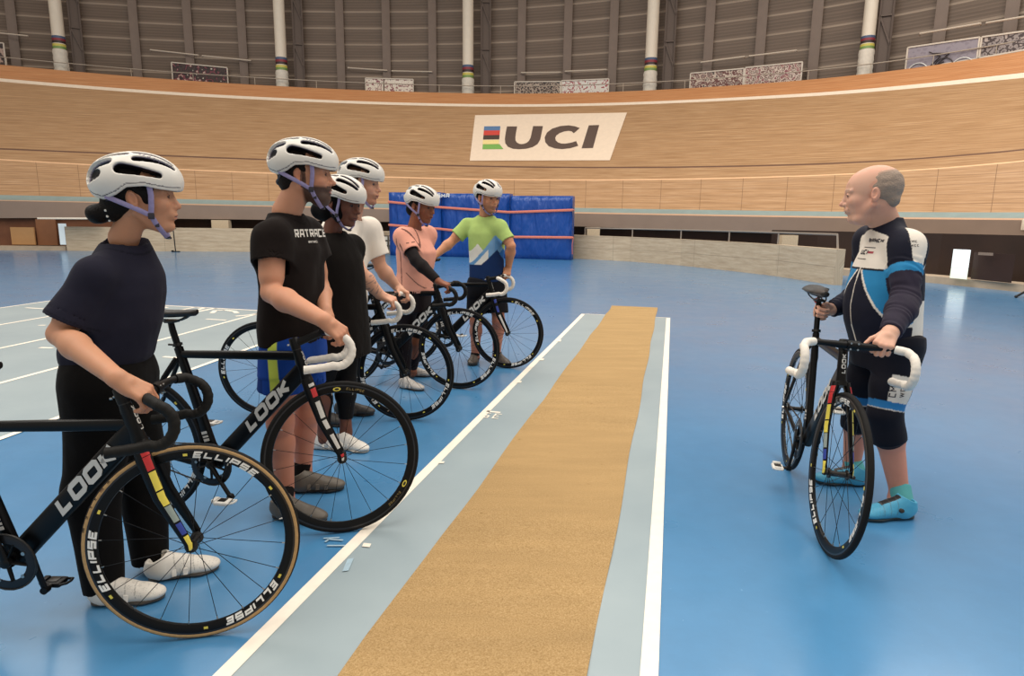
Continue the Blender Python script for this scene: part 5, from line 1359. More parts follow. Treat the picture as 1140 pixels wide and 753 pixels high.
def arm_parts(S, E, W, hand, h, skin, ru=.046, rf=.038, rw=.026, hs=1.0, tattoo=False, redk=.25):
    S, E, W = A3(S), A3(E), A3(W); hp, HF = hand_prims(W, **{**hand, 's': hs*hand.get('s', 1.0)})
    pts = np.array([S, E, W, HF((.2, 0, 0)), HF((0, 0, -.06))]); v = Vol(pts.min(0)-.09, pts.max(0)+.09, h)
    v.add(cone(S, E, ru*1.08, ru*.80), 0); v.add(cone(S+(E-S)*.3, S+(E-S)*.7, ru*1.02, ru*.98), .02)
    v.add(cone(E, E+(W-E)*.30, ru*.82, rf*1.10), .015); v.add(cone(E+(W-E)*.28, W, rf*1.08, rw), .015)
    v.add(cone(W-(W-E)*.02, HF((.03, 0, 0)), rw*.98, rw*.85), .01)
    for p, k in hp: v.add(p, k)
    P, Fc = v.mesh(); C = flatcol(P, skin); skl = np.array(lin(skin)); L = HF.inv(P)
    red = tuple(np.clip(skl*np.array([1.0, .72, .66]), 0, 1))
    C = blend(C, redk*sm(L[:, 0], .05, .11), red)
    dE = np.linalg.norm(P-E, axis=1); C = blend(C, redk*.6*np.exp(-(dE/.05)**2), red)
    if tattoo:
        d = W-E; L_ = np.linalg.norm(d); t = ((P-E) @ d)/L_**2; q = P @ np.array([60., 35., 80.]); w = (np.sin(q+6*np.sin(t*9))*np.sin(t*22) > .45)*((t > .15) & (t < .9)); C = blend(C, w*.5, '4a4a52')
    return P, Fc, C
# ------------------------------------------------------------------ shoes
def add_shoe(root, pos, yaw, L=.27, col='d8d3cb', sole='2a2623', pitch=0.0, accent=None, kind='road', h=.0035, label=None, roll=0.0, sock=None, dial=False, straps=0):
    s = L/.27; F = Fr(pos, rotz(yaw) @ roty(pitch) @ rotx(roll), s); c8 = [F((x, y, z)) for x in (-.06, .27) for y in (-.07, .07) for z in (-.02, .16)]; c8 = np.array(c8)
    v = Vol(c8.min(0)-.01, c8.max(0)+.01, h); E = lambda c, r, R=None: ell(F(c), np.array(r)*s, F.R if R is None else F.R @ R)
    v.add(E((-.005, 0, .045), (.042, .034, .042)), 0); v.add(E((.05, 0, .045), (.065, .036, .046)), .03); v.add(E((.125, .002, .035), (.07, .044, .034)), .03); v.add(E((.175, .004, .028), (.052, .042, .024)), .02)
    v.add(cyl(F((.028, 0, .04)), F((.004, 0, .092)), .046*s, .041*s), .02); v.add(cone(F((.03, 0, .07)), F((.11, 0, .052)), .030*s, .024*s), .02)
    v.cut(cyl(F((.012, 0, .070)), F((-.002, 0, .12)), .032*s, .036*s), .004)
    v.clip(F((0, 0, .008)), F.d((0, 0, -1)))
    P, Fc = v.mesh(); P = relax(P, Fc, 1, .4); Lc = F.inv(P); x, y, z = Lc[:, 0], Lc[:, 1], Lc[:, 2]; C = flatcol(P, col)
    if accent:
        C = blend(C, ((np.abs(y) < .016) & (x > .045) & (x < .135) & (z > .045))*1.0, accent)
    C = blend(C, (np.sin(x*900)*np.sin(y*900) > .75)*(z > .03)*(x > .08)*.35, '5a5550')
    for q in range(3):
        C = blend(C, (np.abs(x-.07-.032*q+.15*(z-.05)) < .0016)*(z > .03)*.5, '55504c')
    o = npmesh('shoe', [(P, Fc, C)], M_shoe, root, root.location)
    if label: o['label'] = label
    v = Vol(c8.min(0)-.01, c8.max(0)+.01, h)
    v.add(cone(F((0, 0, .010)), F((.06, 0, .010)), .034*s, .031*s), 0); v.add(cone(F((.06, 0, .010)), F((.15, .002, .010)), .031*s, .044*s), .02); v.add(cone(F((.15, .002, .010)), F((.185, .006, .012)), .043*s, .036*s), .02)
    v.clip(F((0, 0, .015)), F.d((0, 0, 1))); v.clip(F((0, 0, .004)), F.d((0, 0, -1)))
    v.add(slab(F((.135, 0, .004)), (.028*s, .026*s, .008*s), F.R, .003), .002); v.add(slab(F((-.005, 0, .004)), (.018*s, .022*s, .006*s), F.R, .003), .002)
    P, Fc = v.mesh(); q = npmesh('sole', [(P, Fc, flatcol(P, sole))], M_shoe, o, root.location)
    for k in range(straps):
        xx = .06+.04*k; pts = [F((xx+.004, g, zz)) for g, zz in ((-.046, .022), (-.041, .045), (-.022, .066-.010*k), (.0, .074-.012*k), (.022, .066-.010*k), (.041, .045), (.046, .022))]
        MB().tube([Vector(p)-root.location for p in pts], (.0022, .0085*s), 8, up=Vector(F.d((1, 0, 0))), pw=4).build('shoe_strap', mat('strap_'+str(accent or col), accent or col, .5), o)
    if dial:
        for g in (-1, 1): MB().lathe([(0, -.002), (.0125, -.002), (.0125, .005), (.008, .007), (0, .007)], Vector(F((.055, g*.0385, .052)))-root.location, Vector(F.d((.0, g*.8, .6))), 20).build('closure_dial', M_dark, o)
    return o
def tube_col(root, name, a, b, ra, rb, col, m, h=.004):
    v = Vol(np.minimum(A3(a), A3(b))-.09, np.maximum(A3(a), A3(b))+.09, h); v.add(cyl(a, b, ra, rb, True, True), 0); P, Fc = v.mesh(); return npmesh(name, [(P, Fc, flatcol(P, col))], m, root, root.location)
# ------------------------------------------------------------------ garments
def garment(name, root, lo, hi, h, build, colour, m=None, parent=None, relaxn=1):
    v = Vol(lo, hi, h); build(v); P, Fc = v.mesh(); P = relax(P, Fc, relaxn, .5)
    C = colour(P) if callable(colour) else flatcol(P, colour)
    return npmesh(name, [(P, Fc, C)], m or M_cloth, parent or root, root.location)
def tee(v, B, prof, sh, el, frac, rs, neck, nr=.072, seed=1, amp=.005, hemcut=True, long=None, neckdir=(0, 0, 1), hollow=True, n=2.15, armk=.05, trap=.055):
    """T-shirt: loft B/prof, shoulders sh[0/1], elbows el[0/1]; frac how far down the upper arm the sleeve goes"""
    v.add(loft(B, prof, n), 0)
    nk = A3(neck)
    for i in (0, 1):
        S, E = A3(sh[i]), A3(el[i])
        v.add(cone(nk+np.array([0, 0, -.058]), S, trap, rs[0]*.95), .05)
        e = S+(E-S)*frac[i]; v.add(cyl(S, e, rs[0], rs[1]), armk)
    v.warp(folds(seed, amp))
    for i in (0, 1):
        S, E = A3(sh[i]), A3(el[i]); d = (E-S)/np.linalg.norm(E-S); e = S+(E-S)*frac[i]
        if hollow: v.cut(cyl(e-d*.035, e+d*.05, rs[1]-.012, rs[1]-.011, True, True), .004)
        v.clip_tip = None
    v.cut(cyl(nk+A3(neckdir)*-.012, nk+A3(neckdir)*.09, nr*.92, nr*1.25, False, True), .004)
    z0 = prof[0][0]
    q = list(prof[0]); q2 = list(prof[1]); o1 = tuple([q[0]-.01, q[1]-.008, q[2]-.008]+q[3:]); o2 = tuple([q[0]+.025, np.interp(q[0]+.025, [q[0], q2[0]], [q[1], q2[1]])-.008, np.interp(q[0]+.025, [q[0], q2[0]], [q[2], q2[2]])-.008]+q[3:])
    v.cut(loft(B, [o1, o2], n), .001)
# ================================================================== PEOPLE
def bx3(B, a, b, m):
    c = np.array([B((x, y, z)) for x in (a[0], b[0]) for y in (a[1], b[1]) for z in (a[2], b[2])]); return c.min(0)-m, c.max(0)+m
def grip(pt, fd, bn, s=1.0, up=.014):
    """wrist position for a hand whose fingers close round pt"""
    R = axes(fd, bn); return Vector(A3(pt) - R[:, 0]*.092*s + R[:, 2]*up)
def person_root(px, py, label, group=None):
    g = ground(px, py); r = empty('person', (g.x, g.y, 0)); tag(r, label, 'person', group); return r
def heel_toe(h, t):
    a, b = ground(*h), ground(*t); d = b-a; return a, math.atan2(d.y, d.x), d.length
def legs(root, v_list): pass
def body(root, name, parts): return npmesh(name, parts, M_skin, root, root.location)
def limb(v, pts, rs, k=.02):
    for i in range(len(pts)-1): v.add(cone(pts[i], pts[i+1], rs[i], rs[i+1]), k if i else 0.0 if v.D.min() > .9 else k)
def leg_parts(hip, kn, an, foot, h, skin, r=(.075, .052, .034), redk=.2):
    hip, kn, an, foot = map(A3, (hip, kn, an, foot)); pts = np.array([hip, kn, an, foot]); v = Vol(pts.min(0)-.11, pts.max(0)+.11, h)
    v.add(cone(hip, kn, r[0], r[1]), 0); f = (kn-hip)*0; 
    c = kn+(an-kn)*.30; back = A3((0, 0, 0)); d = an-kn; side = A3((foot-an)[0:2].tolist()+[0]); side = side/(np.linalg.norm(side)+1e-9)
    v.add(cone(kn, c-side*.018, r[1]*.95, r[1]*.98), .03); v.add(cone(c-side*.018, an, r[1]*.98, r[2]), .03); v.add(cone(kn+side*.012, kn+side*.014+d*.06, r[1]*.85, r[1]*.7), .02)
    v.add(cone(an, an+np.array([0, 0, -.04]), r[2], r[2]*1.05), .01); v.add(cone(an+np.array([0, 0, -.04]), foot, r[2]*1.0, r[2]*.6), .02)
    P, Fc = v.mesh(); C = flatcol(P, skin); skl = np.array(lin(skin)); red = tuple(np.clip(skl*np.array([1., .72, .66]), 0, 1)); C = blend(C, redk*np.exp(-(np.linalg.norm(P-kn, axis=1)/.06)**2), red); return P, Fc, C
def torso_part(B, z0, z1, skin, w=.12, d=.075, h=.008, ln=0.0):
    v = Vol(*bx3(B, (0, 0, z0), (0, 0, z1), .25), h); v.add(loft(B, [(z0, w, d, 0), ((z0+z1)/2, w*.9, d*.95, ln/2), (z1, w*.62, d*.7, ln)]), 0); P, Fc = v.mesh(); return P, Fc, flatcol(P, skin)
def project_text(ob, root, txt, h, origin, right, up, m, name='print', stroke=.22, gap=.2, slant=0, wide=1.0, off=.0012, raydir=None, parts=None):
    """lettering laid on a garment: every point is dropped on the cloth along the viewing normal of the print"""
    me = ob.data; n = len(me.vertices); co = np.zeros(n*3); me.vertices.foreach_get('co', co); co = co.reshape(-1, 3)
    bvh = BVHTree.FromPolygons([Vector(c) for c in co], [tuple(p.vertices) for p in me.polygons])
    right = Vector(right).normalized(); up = Vector(up).normalized(); nn = right.cross(up).normalized(); o = Vector(origin)-root.location
    L = lettering(txt, h, stroke, gap, slant, wide, .4) if parts is None else parts
    V, Fs, W = L; vs = []; ok = []
    for x, y in V:
        p = o+right*x+up*y; hit = bvh.ray_cast(p+nn*.25, -nn)
        if hit[0] is None: vs.append(p); ok.append(False)
        else: vs.append(hit[0]+nn*off); ok.append(True)
    mb = MB(); fs = [f for f in Fs if all(ok[i] for i in f)]; mb.add(vs, fs); 
    q = mb.build(name, m, ob, smooth=True, fixn=False); return q
def rect_parts(w, h, nx=8, ny=4):
    V = [(w*i/nx, h*j/ny) for j in range(ny+1) for i in range(nx+1)]; return V, [(j*(nx+1)+i, j*(nx+1)+i+1, (j+1)*(nx+1)+i+1, (j+1)*(nx+1)+i) for j in range(ny) for i in range(nx)], w
def collar_dark(neck, r, c): return lambda P, C: blend(C, ((np.linalg.norm(P-A3(neck), axis=1) < r))*1.0, c)

# ---------------- woman in the navy t-shirt, nearest
def woman_navy():
    sk = 'c08a6a'; root = person_root(160, 655, 'person in dark navy t-shirt and loose black trousers, hair in bun, behind nearest bicycle')
    hd_ = at(156, 222, 2.2); F = head_frame(hd_, rad(21), rad(-1), 0, .98); nk = at(138, 265, 2.2)
    B = Fr((at(121, 410, 2.2).x, 2.2, 0), rotz(rad(12)))
    sh = [at(105, 307, 2.04), at(142, 295, 2.34)]; el = [at(67, 372, 1.98), at(135, 360, 2.42)]; wr = [grip(bar_pt(BK['A'], -1, 3), (.80, .25, -.62), (.35, -.35, .82), .95), at(146, 415, 2.36)]
    parts = [head_parts(F, .0026, sk, nose=.92, jaw=1.0, lips='a8665c', brow='20160f', blush=.3, lipw=.75, neck=nk, neck_r=(.040, .047)),
             arm_parts(sh[0], el[0], wr[0], dict(fd=(.80, .25, -.62), bn=(.35, -.35, .82), thumb=1, curl=(38, 55, 35), tdir=(.8, .45, -.35), tcurl=25, s=.95), .0032, sk, .043, .037, .026),
             arm_parts(sh[1], el[1], wr[1], dict(fd=(.6, -.3, -.6), bn=(.4, .4, .8), thumb=-1, curl=(40, 55, 35), s=.95), .0045, sk, .043, .036, .026),
             torso_part(B, .82, 1.18, sk, ln=.07)]
    body(root, 'body', parts); add_eyes(root, F)
    # hair gathered in a low bun with a beaded tie
    def hb(v):
        E = lambda c, r: ell(F(c), np.array(r)*F.s, F.R)
        v.add(E((-.022, 0, .036), (.096, .081, .092)), 0); v.add(E((-.075, 0, -.030), (.040, .050, .045)), .03)
        for g in (-1, 1): v.add(E((.030, g*.062, .015), (.028, .016, .035)), .01)
        v.cut(E((.085, 0, -.02), (.062, .12, .085)), .01)
        for g in (-1, 1): v.cut(E((.0, g*.085, -.02), (.034, .022, .040)), .006)
        v.add(E((-.120, .0, -.048), (.038, .044, .034)), .006); v.add(E((-.100, 0, -.042), (.022, .030, .028)), .012)
        v.warp(folds(3, .0025, (60, 60, 60)))
    garment('hair', root, F.o-.22, F.o+.2, .004, hb, '14100e', M_hair)
    for i in range(11):
        a = rad(-150+i*30); p = F((-.090-.004*cos(a), .046*sin(a), -.038+.038*cos(a))); MB().sphere(Vector(p)-root.location, .0042, 0, 8).build('hair_bead', mat('pearl', 'e9e4da', .25), root)
    hm = add_helmet(root, F, name=True)
    prof = [(.845, .150, .112, -.005), (.875, .180, .140, .0), (.92, .188, .146, .006), (1.0, .178, .142, .038), (1.10, .168, .136, .062), (1.16, .152, .124, .074), (1.20, .128, .106, .080), (1.24, .098, .085, .086), (1.27, .074, .068, .092), (1.285, .06, .06, .095)]
    elS = [el[0]+Vector((.0, 0, 0)), el[1]]
    def tb(v): tee(v, B, prof, sh, el, (.80, .8), (.052, .074), nk, .072, 4, .006, neckdir=(.28, .1, .95), trap=.050)
    def tc(P):
        C = collar_line(P, flatcol(P, '24232f'), nk, (.28, .1, .95), .088, '0c0c12'); e = A3(sh[0])+(A3(el[0])-A3(sh[0]))*.74; d = A3(el[0])-A3(sh[0]); d /= np.linalg.norm(d); s = (P-e) @ d; return blend(C, ((np.abs(s) < .0016) & (np.linalg.norm(P-e, axis=1) < .1))*.6, '0c0c12')
    garment('t_shirt', root, *bx3(B, (-.3, -.45, .8), (.3, .45, 1.38), .1), .005, tb, tc)
    an = [at(117, 655, 2.12), at(168, 625, 2.32)]; kn = [at(103, 545, 2.14), at(158, 525, 2.34)]; hp = [B((0, -.085, .80)), B((0, .085, .80))]
    def pb(v):
        v.add(loft(B, [(.70, .150, .125, 0), (.80, .172, .138, 0), (.86, .168, .130, .0), (.89, .160, .122, .0)]), 0)
        for i in (0, 1):
            v.add(cone(hp[i], kn[i], .108, .088), .05); v.add(cyl(kn[i], A3(an[i])+[0, 0, .0], .088, .064), .03)
        v.warp(folds(11, .007, (8, 8, 10)))
        for i in (0, 1): v.cut(cyl(A3(an[i])+[0, 0, .03], A3(an[i])+[0, 0, -.05], .056, .058, True, True), .001)
    garment('trousers', root, (-1.75, 1.95, .02), (-1.1, 2.55, .95), .0055, pb, '12100f')
    for h, t, L in (((166, 646), (241, 634), .262), ((103, 672), (163, 668), .258)):
        g, yaw, _ = heel_toe(h, t); add_shoe(root, (g.x+.03*cos(yaw), g.y+.03*sin(yaw), 0), yaw, L, 'e4ddd2', '4a443d', straps=2)
    return root
# ---------------- bearded man
def man_lettered():
    sk = 'c98f70'; root = person_root(335, 560, 'bearded person in black t-shirt with white lettering, blue shorts and grey shoes')
    F = head_frame(at(339, 196, 3.0), rad(8), rad(2), 0, 1.08); nk = at(319, 236, 3.0); B = Fr((at(327, 380, 3.0).x, 3.0, 0), rotz(rad(-12)))
    sh = [at(303, 264, 2.84), at(342, 260, 3.15)]; el = [at(302, 326, 2.78), at(357, 320, 3.16)]; wr = [grip(bar_pt(BK['B'], -1, 5), (.72, .10, -.62), (.45, -.62, .62)), grip(bar_pt(BK['B'], 1, 4), (.55, -.25, -.75), (.72, .2, .6))]
    parts = [head_parts(F, .003, sk, nose=1.12, jaw=1.05, beard='2b1d17', brow='1d120d', lips='a0605a', neck=nk, neck_r=(.056, .064), beard_len=.004, blush=.4),
             arm_parts(sh[0], el[0], wr[0], dict(fd=(.72, .10, -.62), bn=(.45, -.62, .62), thumb=1, curl=(45, 60, 40), tdir=(.85, .30, -.45), tcurl=15, s=1.0), .0032, sk, .052, .046, .031),
             arm_parts(sh[1], el[1], wr[1], dict(fd=(.55, -.25, -.75), bn=(.72, .2, .6), thumb=-1, curl=(35, 60, 40), s=1.0), .0036, sk, .050, .042, .029), torso_part(B, .8, 1.3, sk)]
    hp = [B((0, -.09, .78)), B((0, .09, .78))]; kn = [at(312, 470, 2.94), at(341, 462, 3.12)]; an = [at(318, 553, 2.92), at(338, 522, 3.12)]
    F0 = [heel_toe((306, 577), (345, 572)), heel_toe((326, 546), (385, 538))]
    F0 = [(ground(312, 576), rad(-14)), (ground(331, 547), rad(6))]
    for i in (0, 1):
        g, yw = F0[i]; parts.append(leg_parts(hp[i], kn[i], an[i], (g.x+.06*cos(yw), g.y+.06*sin(yw), .04), .0045, 'b97a62', (.082, .060, .040)))
    body(root, 'body', parts); add_eyes(root, F)
    def hb(v):
        E = lambda c, r: ell(F(c), np.array(r)*F.s, F.R); v.add(E((-.020, 0, .036), (.096, .079, .090)), 0); v.add(E((-.060, 0, -.03), (.040, .050, .045)), .02); v.cut(E((.080, 0, -.03), (.075, .12, .10)), .008)
        for g in (-1, 1): v.cut(E((-.004, g*.085, -.02), (.030, .022, .042)), .006)
        v.warp(folds(5, .002, (80, 80, 80)))
    garment('hair', root, F.o-.2, F.o+.2, .004, hb, '1c1512', M_hair); add_helmet(root, F, name=True)
    prof = [(.795, .185, .128, .0), (.86, .188, .130, .0), (.98, .185, .125, .0), (1.10, .190, .125, .004), (1.22, .196, .122, .004), (1.29, .150, .102, -.003), (1.34, .10, .082, -.006), (1.375, .07, .068, -.006)]
    t = garment('t_shirt', root, *bx3(B, (-.3, -.45, .72), (.3, .45, 1.45), .12), .005, lambda v: tee(v, B, prof, sh, el, (.45, .45), (.072, .084), nk, .074, 8, .007, neckdir=(.2, 0, .97)), lambda P: collar_line(P, flatcol(P, '1d1715'), nk, (.2, 0, .97), .092, '080605'))
    o = at(331, 270, 2.87); r = Vector(B.d((0, 1, 0))); r = (r*.8+Vector(B.d((1, 0, 0)))*.45).normalized()
    r = Vector((.62, .72, 0)).normalized(); nd = r.cross(Vector((0, 0, 1)))
    project_text(t, root, 'RATRACE', .038, at(324, 265, 2.9), r, (.0, 0, 1), mat('shirt_print', 'd9d2c8', .8), 'shirt_lettering', .20, .12, .12, 1.0)
    project_text(t, root, 'RATRACE', .010, at(346, 271, 2.95), r, (.0, 0, 1), mat('shirt_print', 'd9d2c8', .8), 'shirt_lettering', .22, .2, .1, 1.0)
    def sb(v):
        v.add(loft(B, [(.66, .175, .125, 0), (.74, .182, .130, 0), (.80, .172, .122, 0), (.83, .165, .118, 0)]), 0)
        for i in (0, 1):
            e = A3(hp[i])+(A3(kn[i])-A3(hp[i]))*.56; v.add(cyl(hp[i], e, .098, .104), .03)
        v.warp(folds(21, .006))
        for i in (0, 1):
            d = A3(kn[i])-A3(hp[i]); d /= np.linalg.norm(d); e = A3(hp[i])+(A3(kn[i])-A3(hp[i]))*.56; v.cut(cyl(e-d*.05, e+d*.05, .094, .098, True, True), .001)
    def scol(P):
        C = flatcol(P, '1c4292'); L = B.inv(P); C = blend(C, ((L[:, 1] < -.10) & (np.abs(L[:, 0]-.005) < .022))*1.0, 'c8d65a'); C = blend(C, ((L[:, 1] > .10) & (np.abs(L[:, 0]-.005) < .022))*1.0, 'c8d65a')
        return blend(C, ((L[:, 0] < -.02) & (np.abs(L[:, 0]+.11) < .05) & (L[:, 2] < .64))*.8, '14306e')
    garment('shorts', root, *bx3(B, (-.25, -.3, .5), (.25, .3, .88), .08), .005, sb, scol)
    for i in (0, 1):
        g, yw = F0[i]; a = A3(an[i]); tube_col(root, 'sock', a+[0, 0, .035], (a[0]*.6+(g.x)*.4, a[1]*.6+g.y*.4, .055), .043, .045, '151212', M_cloth)
        add_shoe(root, (g.x, g.y, 0), yw, .285, '5d554b', '211d1a', straps=3)
    return root
# ---------------- woman in the black tunic and head scarf
def woman_tunic():
    sk = '6b3f2e'; root = person_root(378, 495, 'person in long black top, black leggings and white shoes, black scarf under the helmet')
    F = head_frame(at(380, 227, 3.7), rad(-22), rad(12), 0, 1.02); nk = at(369, 262, 3.72); B = Fr((at(378, 370, 3.72).x, 3.72, 0), rotz(rad(-14)))
    sh = [at(350, 282, 3.58), at(392, 276, 3.88)]; el = [at(345, 335, 3.55), at(386, 330, 3.98)]; wr = [at(352, 375, 3.55), at(392, 372, 3.93)]
    parts = [head_parts(F, .0032, sk, nose=1.15, jaw=1.02, lips='6b3a34', brow='150c09', blush=.15, neck=nk, neck_r=(.047, .054), lipw=1.25)]
    for i in (0, 1): parts.append(arm_parts(sh[i], el[i], wr[i], dict(fd=(.1, 0, -1), bn=(-.3, -.9 if i == 0 else .9, 0), thumb=1 if i == 0 else -1, curl=(20, 25, 20), s=.95), .005, sk, .045, .037, .026))
    parts.append(torso_part(B, .7, 1.2, sk))
    fp = [(ground(352, 499), rad(-5)), (ground(379, 498), rad(-28))]; kn = [at(358, 430, 3.7), at(385, 425, 3.78)]; an = [at(360, 482, 3.70), at(385, 474, 3.75)]; hp = [B((0, -.08, .72)), B((0, .08, .72))]
    for i in (0, 1): parts.append(leg_parts(hp[i], kn[i], an[i], (fp[i][0].x+.05, fp[i][0].y, .04), .005, sk, (.075, .052, .034)))
    body(root, 'body', parts); add_eyes(root, F, '1c0f0a')
    def hb(v):
        E = lambda c, r: ell(F(c), np.array(r)*F.s, F.R); v.add(E((-.022, 0, .034), (.102, .088, .096)), 0); v.add(E((-.055, 0, -.045), (.065, .076, .075)), .03); v.add(E((-.11, .0, -.065), (.065, .062, .055)), .03)
        v.add(E((.02, 0, -.035), (.055, .080, .075)), .02)
        v.cut(E((.088, 0, -.025), (.062, .066, .095)), .006)
    garment('head_scarf', root, F.o-.24, F.o+.2, .0045, hb, '100e0f', M_cloth); add_helmet(root, F, jaw=1.08)
    prof = [(.575, .235, .150, .01), (.66, .225, .150, .01), (.80, .205, .145, .01), (.92, .188, .140, .008), (1.04, .182, .136, .008), (1.14, .178, .125, .002), (1.215, .15, .100, -.006), (1.265, .10, .078, -.012), (1.295, .06, .06, -.01)]
    garment('long_top', root, *bx3(B, (-.3, -.45, .5), (.3, .45, 1.36), .12), .006, lambda v: tee(v, B, prof, sh, el, (.95, .95), (.070, .066), nk, .062, 14, .007, neckdir=(.25, -.1, .95)), '15110f')
    def lb(v):
        v.add(loft(B, [(.62, .15, .12, 0), (.75, .16, .125, 0), (.8, .15, .12, 0)]), 0)
        for i in (0, 1):
            c = A3(kn[i])+(A3(an[i])-A3(kn[i]))*.3; e = A3(kn[i])+(A3(an[i])-A3(kn[i]))*.84; v.add(cone(hp[i], kn[i], .088, .062), .03); v.add(cone(kn[i], c, .062, .060), .02); v.add(cyl(c, e, .060, .042), .02)
    garment('leggings', root, *bx3(B, (-.3, -.3, .05), (.3, .3, .85), .12), .006, lb, '0e0b0b', M_lycra)
    for g, yw in fp: add_shoe(root, (g.x, g.y, 0), yw, .255, 'e6e0d6', 'c9c2b6', straps=2)
    return root
# ---------------- man in the white t-shirt
def man_white():
    sk = 'd6a083'; root = person_root(372, 470, 'person in a white t-shirt with a tattooed forearm, both hands on white handlebar tape')
    F = head_frame(at(402, 206, 4.2), rad(-10), rad(4), 0, 1.07); nk = at(391, 240, 4.22); B = Fr((at(392, 350, 4.25).x-.05, 4.25, 0), rotz(rad(-10)))
    sh = [at(378, 258, 4.08), at(410, 256, 4.42)]; el = [at(402, 305, 4.02), at(424, 298, 4.44)]; wr = [grip(bar_pt(BK['C'], -1, 5), (.85, -.05, -.35), (.35, -.35, .85), 1.05), grip(bar_pt(BK['C'], 1, 5), (.80, -.15, -.45), (.45, .1, .9), 1.05)]
    parts = [head_parts(F, .0034, sk, nose=1.05, jaw=1.12, chin=1.1, lips='b06a5e', brow='7a4a32', blush=.5, neck=nk, neck_r=(.058, .066), stub='9a5a3c'),
             arm_parts(sh[0], el[0], wr[0], dict(fd=(.85, -.05, -.35), bn=(.35, -.35, .85), thumb=1, curl=(50, 65, 40), s=1.05), .0036, sk, .052, .046, .031, tattoo=True),
             arm_parts(sh[1], el[1], wr[1], dict(fd=(.80, -.15, -.45), bn=(.45, .1, .9), thumb=-1, curl=(50, 65, 40), s=1.05), .0036, sk, .052, .046, .031), torso_part(B, .8, 1.3, sk)]
    hp = [B((0, -.09, .78)), B((0, .09, .78))]; fp = [(ground(352, 473), rad(-5)), (ground(380, 462), rad(0))]
    kn = [Vector((hp[i][0], hp[i][1], .46)) for i in (0, 1)]; an = [Vector((fp[i][0].x+.02, fp[i][0].y, .09)) for i in (0, 1)]
    for i in (0, 1): parts.append(leg_parts(hp[i], kn[i], an[i], (fp[i][0].x+.06, fp[i][0].y, .04), .006, sk, (.08, .058, .040)))
    body(root, 'body', parts); add_eyes(root, F, '4a5a66')
    def hb(v):
        E = lambda c, r: ell(F(c), np.array(r)*F.s, F.R); v.add(E((-.020, 0, .036), (.096, .079, .090)), 0); v.add(E((-.060, 0, -.03), (.040, .050, .045)), .02); v.cut(E((.080, 0, -.03), (.080, .12, .10)), .008)
        for g in (-1, 1): v.cut(E((-.004, g*.085, -.02), (.030, .022, .042)), .006)
    garment('hair', root, F.o-.2, F.o+.2, .0045, hb, '4a3020', M_hair); add_helmet(root, F, jaw=1.08)
    prof = [(.80, .195, .140, .0), (.90, .198, .142, .0), (1.0, .195, .138, .0), (1.12, .200, .135, .004), (1.24, .200, .128, .004), (1.31, .180, .110, -.005), (1.36, .12, .085, -.012), (1.395, .07, .07, -.012)]
    garment('t_shirt', root, *bx3(B, (-.3, -.45, .72), (.3, .45, 1.45), .12), .006, lambda v: tee(v, B, prof, sh, el, (.66, .70), (.082, .084), nk, .074, 31, .007), 'ebe0d2')
    def sb(v):
        v.add(loft(B, [(.66, .175, .125, 0), (.80, .185, .13, 0), (.83, .17, .12, 0)]), 0)
        for i in (0, 1): v.add(cyl(hp[i], A3(hp[i])+(A3(kn[i])-A3(hp[i]))*.8, .10, .098), .03)
    garment('shorts', root, *bx3(B, (-.3, -.3, .4), (.3, .3, .9), .1), .007, sb, '191717')
    for i in (0, 1):
        g, yw = fp[i]; add_shoe(root, (g.x, g.y, 0), yw, .285, '3b3835', '1c1a18', h=.0045, straps=2)
    return root
